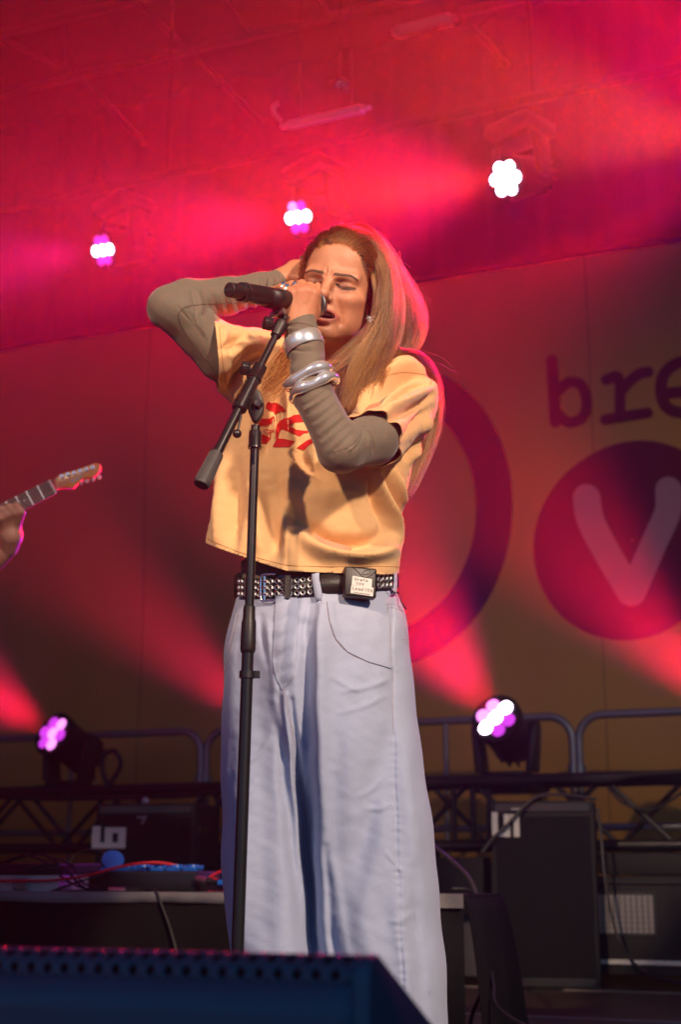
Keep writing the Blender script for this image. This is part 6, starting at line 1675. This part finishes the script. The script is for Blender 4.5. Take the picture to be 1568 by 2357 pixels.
def lock(guides, count, jit0, jit1, thin=.00046, wave=.002, ragged=.25, clump=9, flow=None):
    G = np.stack([resample([tuple(P(*q)) for q in g]) for g in guides]); m_ = len(G); tt = np.linspace(0, 1, NP_)[:, None]
    cl_off = hr.normal(size=(clump, 3)); cl_ph = hr.uniform(0, 6.28, clump); cl_t = hr.uniform(0, m_ - 1, clump); cl_s = np.clip(hr.normal(.40, .34, clump), 0, 1)
    for _ in range(count):
        c_ = hr.integers(clump); t = np.clip(cl_t[c_] + hr.normal() * .22 * (m_ - 1) / max(m_ - 1, 1) * max(1, (m_ - 1) / 3), 0, m_ - 1 - 1e-6)
        if hr.random() < .28: t = hr.uniform(0, m_ - 1 - 1e-6)
        i = int(t); u = t - i; S = G[i] * (1 - u) + G[min(i + 1, m_ - 1)] * u
        o = hr.normal(size=3) * .45 + cl_off[c_] * .75
        S = S + o * (jit0 + (jit1 - jit0) * tt ** 1.2)
        S = S + wave * tt * np.stack([np.sin(tt[:, 0] * 7 + cl_ph[c_] + o[0]), np.cos(tt[:, 0] * 6 + cl_ph[c_]), .3 * np.sin(tt[:, 0] * 9 + o[1])], 1)
        e = 1 - ragged * hr.random() ** 2
        k = np.linspace(0, e, NP_) * (NP_ - 1); k0 = np.minimum(k.astype(int), NP_ - 2); f_ = (k - k0)[:, None]
        S = S[k0] * (1 - f_) + S[k0 + 1] * f_
        strands.append(S); rad.append(thin * (.7 + .6 * hr.random()) * np.linspace(1, .45, NP_)); shade.append(cl_s[c_] + hr.normal() * .14)
# swept back from the hairline over the skull
RS = np.array((.073, .094, .086)); CS = np.array((0, -.014, .030))
HLN = [(-.066, .030, -.006), (-.064, .040, .020), (-.055, .058, .050), (-.034, .076, .070), (-.010, .083, .0765), (.014, .082, .0765), (.036, .074, .070), (.053, .056, .052), (.063, .040, .024), (.067, .028, -.002), (.069, .016, -.025)]
HLs = np.array([tuple(q) for q in spline([np.array(q) for q in HLN], 200)])
def cap_strand(p0, q1, lift, jitter):
    q0 = (p0 - CS) / RS; n0 = np.linalg.norm(q0); q0 = q0 / n0; q1 = q1 / np.linalg.norm(q1)
    om = math.acos(np.clip(q0 @ q1, -1, 1)); t = np.linspace(0, 1, NP_); S = []
    for k in t:
        q = (math.sin((1 - k) * om) * q0 + math.sin(k * om) * q1) / math.sin(om)
        ro = 1 + (n0 - 1) * (1 - k) ** 2 * (k < .8)
        S.append(CS + q * (RS * ro + .0015 + lift * math.sin(min(k * 1.6, 1) * math.pi / 2)))
    return np.array(S) + jitter
def to_world(S): return np.array([tuple(h2w(q)) for q in S])
def outward(p):
    h_ = FACE.find_nearest(h2w(p)); return p if h_[0] is None else (w2h(np.array([tuple(h_[0])]))[0])
for _ in range(3600):
    k = int(hr.beta(1.05, .95) * 199); p0 = outward(HLs[k]) + hr.normal(size=3) * .0022
    back_ = hr.random() ** 1.6 * .5                      # roots also further back on the scalp
    s_ = k / 199
    q1 = np.array((-.55 + 1.25 * s_, -.85, .28 - .55 * abs(s_ - .42)))
    S = cap_strand(p0, q1 + hr.normal(size=3) * .07, .008 + .010 * hr.random(), hr.normal(size=3) * .0012)
    if back_ > .08: i0 = int(back_ * NP_); S = np.array([S[min(int(i0 + (NP_ - 1 - i0) * i / (NP_ - 1)), NP_ - 1)] for i in range(NP_)]) + np.linspace(0, 1, NP_)[:, None] * 0
    w_ = to_world(S); ph_k = (k // 9) * 2.4
    w_ = w_ + np.outer(np.linspace(0, 1, NP_), np.array((.0025 * math.sin(ph_k), 0, .0030 * math.cos(ph_k * 1.7))))
    shade.append(.38 + .20 * math.sin(ph_k * 1.3) + hr.normal() * .12); strands.append(w_); rad.append(.00042 * (.7 + .6 * hr.random()) * np.ones(NP_))
front_locks = [
    [(846, 592, 2.548), (866, 622, 2.548), (871, 662, 2.545), (868, 705, 2.545), (860, 742, 2.548), (850, 778, 2.545), (838, 810, 2.540), (826, 842, 2.530)],
    [(828, 568, 2.545), (864, 590, 2.555), (883, 640, 2.553), (884, 700, 2.550), (871, 752, 2.550), (845, 798, 2.542), (817, 845, 2.532), (806, 895, 2.520), (797, 950, 2.510)],
    [(806, 554, 2.535), (856, 564, 2.552), (892, 612, 2.562), (899, 680, 2.562), (886, 748, 2.558), (862, 802, 2.548), (840, 850, 2.534), (821, 905, 2.520), (806, 950, 2.510)],
    [(782, 549, 2.525), (838, 547, 2.550), (888, 588, 2.575), (908, 660, 2.580), (904, 732, 2.576), (886, 796, 2.564), (862, 845, 2.548), (842, 885, 2.536), (826, 935, 2.522)],
    [(756, 553, 2.520), (812, 536, 2.550), (874, 560, 2.585), (910, 630, 2.600), (917, 710, 2.598), (905, 780, 2.590), (890, 815, 2.578), (880, 840, 2.566), (866, 880, 2.552), (848, 935, 2.536)]]
lock(front_locks, 1700, .0046, .0075, wave=.011, clump=34, ragged=.55); lock(front_locks[1:4], 220, .003, .008, wave=.010, clump=9, ragged=.15)
lock([[(850, 600, 2.555), (860, 650, 2.543), (864, 700, 2.545), (852, 745, 2.548), (815, 788, 2.55), (778, 820, 2.54), (746, 843, 2.53)], [(852, 595, 2.555), (864, 650, 2.543), (868, 705, 2.545), (858, 755, 2.548), (828, 800, 2.545), (795, 832, 2.535), (768, 860, 2.528)]], 100, .002, .004, wave=.003)
lock([[(872, 575, 2.61), (915, 650, 2.60), (920, 735, 2.60), (905, 790, 2.60), (908, 818, 2.60), (935, 824, 2.62), (968, 834, 2.66), (1000, 870, 2.70), (1008, 930, 2.72)], [(872, 575, 2.62), (918, 650, 2.61), (925, 735, 2.61), (912, 790, 2.61), (920, 812, 2.61), (950, 818, 2.64), (982, 836, 2.69), (1006, 880, 2.74), (1006, 950, 2.75)]], 420, .003, .007, clump=12)
lock([[(742, 560, 2.525), (795, 531, 2.57), (862, 545, 2.61), (896, 592, 2.63), (915, 650, 2.635), (928, 720, 2.64), (922, 780, 2.645), (908, 818, 2.645)],
      [(770, 540, 2.55), (815, 529, 2.60), (862, 546, 2.64), (896, 594, 2.66), (922, 652, 2.675), (944, 718, 2.685), (938, 778, 2.69), (918, 816, 2.685)],
      [(790, 534, 2.60), (850, 540, 2.67), (894, 596, 2.71), (930, 657, 2.73), (960, 718, 2.74), (955, 774, 2.74), (930, 812, 2.73)],
      [(820, 545, 2.70), (890, 600, 2.75), (922, 660, 2.77), (942, 720, 2.78), (940, 780, 2.77), (925, 812, 2.76)]], 1900, .0055, .010, wave=.014, clump=26)
# behind the neck and down the back, fringe showing past the sleeve
lock([[(905, 780, 2.75), (945, 835, 2.78), (985, 870, 2.78), (1003, 910, 2.77), (1000, 960, 2.76), (980, 1030, 2.75), (950, 1100, 2.74), (936, 1128, 2.74)],
      [(900, 780, 2.76), (960, 840, 2.79), (1000, 880, 2.79), (1010, 930, 2.78), (1002, 990, 2.77), (978, 1050, 2.76), (952, 1110, 2.75), (938, 1140, 2.75)]], 420, .004, .007, wave=.006, clump=14, ragged=.4)
lock([[(880, 760, 2.74), (860, 850, 2.78), (880, 950, 2.80), (900, 1060, 2.80)], [(780, 760, 2.76), (760, 850, 2.79), (760, 950, 2.80), (770, 1040, 2.80)]], 900, .006, .01, clump=14)
# over the shoulder on the picture's left
lock([[(730, 740, 2.66), (690, 775, 2.60), (655, 800, 2.575), (630, 830, 2.560), (612, 870, 2.545), (606, 905, 2.54)],
      [(735, 750, 2.65), (700, 785, 2.59), (672, 812, 2.565), (652, 845, 2.548), (625, 878, 2.535), (598, 905, 2.528)],
      [(740, 755, 2.64), (712, 795, 2.585), (690, 830, 2.56), (668, 865, 2.54), (645, 895, 2.528), (622, 915, 2.52)]], 150, .004, .010, wave=.006, clump=16, ragged=.4)
# flyaways
for _ in range(130):
    a = hr.uniform(-.2, 1.0); base_ = front_locks[hr.integers(5)]; st = hr.integers(0, 3)
    p0 = np.array(tuple(P(*[(835, 545, 2.60), (905, 600, 2.68), (945, 660, 2.73), (920, 800, 2.66), (700, 620, 2.60), (690, 790, 2.58), (975, 850, 2.70)][hr.integers(7)]))) + hr.normal(size=3) * .012
    d = np.array((hr.normal() * .5 + .35, hr.normal() * .3, hr.normal() * .5)); d2 = np.array((hr.normal() * .3, 0, -1.0)); L_ = hr.uniform(.02, .07); t = np.linspace(0, 1, NP_)[:, None]
    shade.append(.6); strands.append(p0 + d * L_ * .6 * t + d2 * L_ * t ** 2 * .8 + .003 * np.sin(t * 8 + hr.uniform(0, 6)) * np.array((1, 0, .3))); rad.append(.00016 * np.ones(NP_))
for S in strands:                                    # keep every strand outside the head
    for k in range(0, NP_):
        p_ = Vector(S[k].tolist())
        if p_.z < 1.36 or (p_ - HC).length > .16: continue
        h_ = FACE.find_nearest(p_, .03)
        if h_[0] is not None:
            s_ = (p_ - h_[0]).dot(h_[1]); want = .0012 + .0035 * min(k / 6, 1)
            if s_ < want: S[k] = np.array((h_[0] + h_[1] * (want + .001 * hr.random())))
hc = bpy.data.hair_curves.new('hair'); hc.add_curves([NP_] * len(strands))
hob = bpy.data.objects.new('hair', hc); COL.objects.link(hob); hob.parent = singer
PA = np.concatenate(strands) - np.array((0, SY, 0))
hc.position_data.foreach_set('vector', PA.astype(F32).ravel())
ra_ = hc.attributes.get('radius') or hc.attributes.new('radius', 'FLOAT', 'POINT'); ra_.data.foreach_set('value', np.concatenate(rad).astype(F32))
sh_ = hc.attributes.new('shade', 'FLOAT', 'CURVE'); sh_.data.foreach_set('value', np.clip(np.array(shade), 0, 1).astype(F32)); hc.materials.append(M['hair'])
# ------------------------------------------------------------------ the guitarist at the left edge
GY = 4.10
gv = lambda px, py, Y: np.array(tuple(P(px, py, Y)))
gp = thing('person', (gv(-300, 2000, GY)[0], GY, 0), 'guitarist at the left edge, one hand on the fretboard, in black clothes', 'person')
gX = gv(-300, 1500, GY)[0]
def gbody(p):
    h_ = np.array((gX, GY, 1.63))
    d = s_ell(p, h_, (.075, .095, .115)); d = smin(d, s_ell(p, h_ + np.array((.02, -.06, -.06)), (.05, .05, .06)), .04)
    d = smin(d, s_ell(p, h_ + np.array((.03, -.10, -.02)), (.014, .018, .025)), .02)
    d = smin(d, s_cap(p, h_ + np.array((0, .01, -.06)), h_ + np.array((0, .02, -.20)), .052, .058), .03)
    d = smin(d, s_ell(p, np.array((gX, GY + .02, 1.22)), (.165, .10, .25)), .06)
    d = smin(d, s_ell(p, np.array((gX, GY + .02, .93)), (.145, .10, .13)), .08)
    sh = np.array((gX + .16, GY, 1.38)); el = gv(-58, 1335, GY - .10); wr = gv(20, 1262, GY - .17)
    d = smin(d, s_chain(p, [sh, el, wr], [.046, .036, .026]), .03)
    sh2 = np.array((gX - .17, GY, 1.38)); el2 = np.array((gX - .29, GY - .02, 1.12)); wr2 = gv(-470, 1425, GY - .32)
    d = smin(d, s_chain(p, [sh2, el2, wr2, wr2 + np.array((.07, -.01, -.03))], [.046, .038, .026, .028]), .03)
    for s_ in (-1, 1):
        hp = np.array((gX + s_ * .085, GY + .02, .88)); kn = np.array((gX + s_ * .11, GY - .02, .48)); an = np.array((gX + s_ * .12, GY + .03, .08))
        d = smin(d, s_chain(p, [hp, kn, an], [.082, .055, .040]), .04); d = smin(d, s_cap(p, an + np.array((0, 0, -.04)), an + np.array((s_ * .03, -.15, -.05)), .036, .028), .02)
    return d
def ghand(p):
    # fretting hand: palm below and behind the neck, fingers coming up over the strings
    wr = gv(20, 1262, GY - .17)
    d = s_chain(p, [wr, gv(26, 1232, GY - .195), gv(22, 1200, GY - .20)], [.026, .034, .030])
    for k, (a, b, c_, e) in enumerate([((40, 1205), (50, 1178), (38, 1163), (30, 1172)), ((30, 1205), (34, 1180), (20, 1166), (14, 1178)), ((20, 1210), (18, 1185), (4, 1172), (0, 1184)), ((10, 1216), (4, 1192), (-10, 1180), (-12, 1192))]):
        d = smin(d, s_chain(p, [gv(*a, GY - .215), gv(*b, GY - .245), gv(*c_, GY - .250), gv(*e, GY - .225)], [.012, .011, .010, .008], .004), .008)
    return smin(d, s_chain(p, [gv(16, 1225, GY - .19), gv(36, 1200, GY - .165), gv(42, 1176, GY - .165)], [.016, .013, .010], .004), .01)
V1, F1 = surface_nets(gbody, np.array((gX - .40, GY - .42, -.02)), np.array((gX + .56, GY + .22, 1.80)), .012)
V2, F2 = surface_nets(ghand, gv(-60, 1300, GY - .31), gv(100, 1120, GY - .08), .004)
V1 = relax(V1, F1, 2); V = np.concatenate([V1, V2]); Fc = np.concatenate([F1, F2 + len(V1)])
gb = np_mesh('body', V, Fc, M['skin'], gp, np.tile(np.array((.46, .24, .16)), (len(V), 1)))
mat('black_cotton', (.012, .012, .013), .9, bump=.2, bscale=40, sheen=.2)
mat('dark_hair', (.02, .014, .01), .5, bump=.5, bscale=90)
def shell(name, cond, off, m):
    N1 = vnormals(V1, F1); ok = cond(V1); fm = ok[F1].all(1); idx = np.unique(F1[fm]); mp = -np.ones(len(V1), int); mp[idx] = np.arange(len(idx))
    Vs = V1[idx] + N1[idx] * (off + .004 * fnoise(V1[idx], 30, 6)[:, None]); o = np_mesh(name, Vs, mp[F1[fm]], m, gp); sm = o.modifiers.new('t', 'SOLIDIFY'); sm.thickness = .004
    return o
elx = gv(-75, 1335, GY)[0]
shell('t_shirt', lambda A: (A[:, 2] > .86) & (A[:, 2] < 1.46) & (A[:, 0] < elx) & (A[:, 0] > gX - .30) & ~((A[:, 1] < GY - .15) & (A[:, 2] < 1.2)), .012, M['black_cotton'])
shell('trousers', lambda A: (A[:, 2] > .06) & (A[:, 2] < .96) & (A[:, 1] > GY - .16) & (np.abs(A[:, 0] - gX) < .24), .010, M['black_cotton'])
shell('hair', lambda A: (A[:, 2] > 1.60) & (A[:, 1] > GY - .055 - .4 * (1.70 - A[:, 2]) * (A[:, 2] < 1.70)) | (A[:, 2] > 1.70), .014, M['dark_hair'])
shell('shoe', lambda A: A[:, 2] < .085, .006, M['black_plastic'])

# ------------------------------------------------------------------ his guitar
mat('maple', (.58, .22, .03), .35, var=.15, scale=14, coat=.4)
mat('rosewood', (.10, .055, .045), .5, var=.25, scale=30)
mat('guitar_body_paint', (.30, .22, .12), .2, coat=.6)
mat('pearl', (.6, .55, .52), .3)
nA, nB = P(-420, 1392, GY - .26), P(122, 1122, GY - .215)       # neck axis: body end, nut
na = (nB - nA).normalized(); HS = P(232, 1076, GY - .205)
gt = thing('electric_guitar', (nA.x, nA.y, nA.z), 'electric guitar with a maple headstock entering the picture at the left edge', 'guitar')
gf = Vector((0, -1, 0)); gf = (gf - na * gf.dot(na)).normalized(); gu = gf.cross(na); gu = gu if gu.z > 0 else -gu
def neck_prof(c_, w_):
    a = [c_ + gu * (w_ / 2 * math.cos(t)) - gf * (.018 * math.sin(t)) for t in np.linspace(0, math.pi, 9)]
    return a + [c_ - gu * w_ / 2 + gf * .004, c_ + gu * w_ / 2 + gf * .004]
rings = [neck_prof(nA + (nB - nA) * t, .054 - .012 * t) for t in np.linspace(0, 1, 6)]
MB().grid([p for r in rings for p in r], 11, 6, True).build('neck', M['maple'], gt, smooth=True)
MB().box((nA + nB) / 2 + gf * .0065, ((nB - nA).length, .046, .005), (na, gu, gf)).build('fretboard', M['rosewood'], gt)
L_ = (nB - nA).length; sc_ = .648
for k in range(0, 20):
    x = sc_ * (2 ** (-k / 12)) ; d_ = sc_ - x
    if d_ > L_: break
    c_ = nB - na * d_
    MB().box(c_ + gf * .010, (.0026 if k else .005, .044, .0022 if k else .004), (na, gu, gf)).build('fret' if k else 'nut', M['silver'] if k else M['pearl'], gt)
    if k in (3, 5, 7, 9, 12):
        c2 = nB - na * (d_ - (sc_ * 2 ** (-(k - 1) / 12) - x) / 2 * 1); MB().cyl(c2 + gf * .009, c2 + gf * .0096, .0034, n=12).build('fret_dot', M['pearl'], gt)
zh = lambda x, y: P((x / 3.136) * .6125, (1650 + y / 3.136) * .6125, GY - .215)
hsp = [(640, 480), (690, 420), (770, 392), (880, 365), (1000, 320), (1090, 288), (1150, 280), (1185, 310), (1180, 370), (1130, 420), (1070, 455), (1010, 455), (960, 480), (900, 540), (860, 572), (800, 570), (700, 575), (655, 585)]
hp_ = [tuple(q) for q in spline([np.array(q, float) for q in hsp + [hsp[0]]], 60)][:-1]
MB().prism([zh(*q) for q in hp_], -gf * .014).build('headstock', M['maple'], gt, bevel=.002, smooth=True)
for k, (x, y) in enumerate([(728, 440), (798, 418), (872, 400), (945, 378), (1018, 358), (1092, 335)]):
    q = zh(x, y); pg = MB().cyl(q, q + gf * .010, .0042, .0036, 12).build('tuning_post', M['chrome'], gt, smooth=True)
    MB().cyl(q, q + gf * .0015, .0062, n=14).build('washer', M['silver'], pg, smooth=True)
    b = q - gu * .030 - gf * .012 + na * .004
    MB().tube([q - gf * .010, b], .0018, 6).build('tuner_shaft', M['chrome'], pg); MB().ball(b, .007, 10, 8, (1, .5, 1)).build('tuner_button', M['pearl'], pg, smooth=True)
    o_ = (k - 2.5) * .0065; MB().tube([q + gf * .008, nB + gu * o_ * -1 + gf * .0125, nA - gu * o_ * 1.2 + gf * .0125], .0007, 5).build('string', M['silver'], gt)
dl = MB().prism([zh(*q) for q in ((840, 520), (880, 500), (930, 470), (975, 430), (960, 425), (905, 460), (860, 480), (835, 505))], gf * .0006).build('decal', M['grey_mark'], gt)
# body, out of the picture
bo = nA - na * .10; outline = [(0, .16), (.10, .17), (.20, .145), (.30, .16), (.36, .12), (.38, 0), (.36, -.13), (.28, -.17), (.18, -.14), (.08, -.15), (-.02, -.13), (-.03, -.05), (.02, -.02), (.02, .02), (-.06, .06), (-.05, .12)]
op = spline([bo - na * x + gu * y for x, y in outline + [outline[0]]], 70)[:-1]
MB().prism([p + gf * .0 for p in op], -gf * .042).build('guitar_body', M['guitar_body_paint'], gt, bevel=.004, smooth=True)
MB().tube([bo - na * .05 + gu * .14 - gf * .02, Vector((gX - .02, GY - .10, 1.44)), Vector((gX - .10, GY + .12, 1.30)), bo - na * .36 - gf * .03], .012, 8).build('strap', M['black_cloth'], gt, smooth=True)
HAZE = 0.0038
# ------------------------------------------------------------------ stage smoke
hz = MB().box((0, 3.6, 2.2), (16, 20, 9.4)).build('haze', None)
tag(hz, kind='stuff')
hm = bpy.data.materials.new('haze'); hm.use_nodes = True; n = hm.node_tree.nodes; n.clear()
ho = n.new('ShaderNodeOutputMaterial'); hv = n.new('ShaderNodeVolumePrincipled')
hv.inputs['Color'].default_value = (0.95, 0.95, 0.95, 1); hv.inputs['Density'].default_value = HAZE
hv.inputs['Anisotropy'].default_value = 0.68
hm.node_tree.links.new(hv.outputs[0], ho.inputs['Volume']); hz.data.materials.append(hm)
hm.cycles.homogeneous_volume = True if hasattr(hm.cycles, 'homogeneous_volume') else None

SC.render.engine = 'CYCLES'
c = SC.cycles
c.use_denoising = True; c.denoiser = 'OPENIMAGEDENOISE'; c.denoising_input_passes = 'RGB_ALBEDO_NORMAL'; c.denoising_prefilter = 'NONE'
c.max_bounces = 6; c.diffuse_bounces = 3; c.glossy_bounces = 3; c.transmission_bounces = 6; c.volume_bounces = 1; c.transparent_max_bounces = 8
c.sample_clamp_indirect = 4.0; c.sample_clamp_direct = 30.0
c.caustics_reflective = False; c.caustics_refractive = False
c.use_adaptive_sampling = True; c.adaptive_threshold = 0.01
bpy.context.view_layer.update()
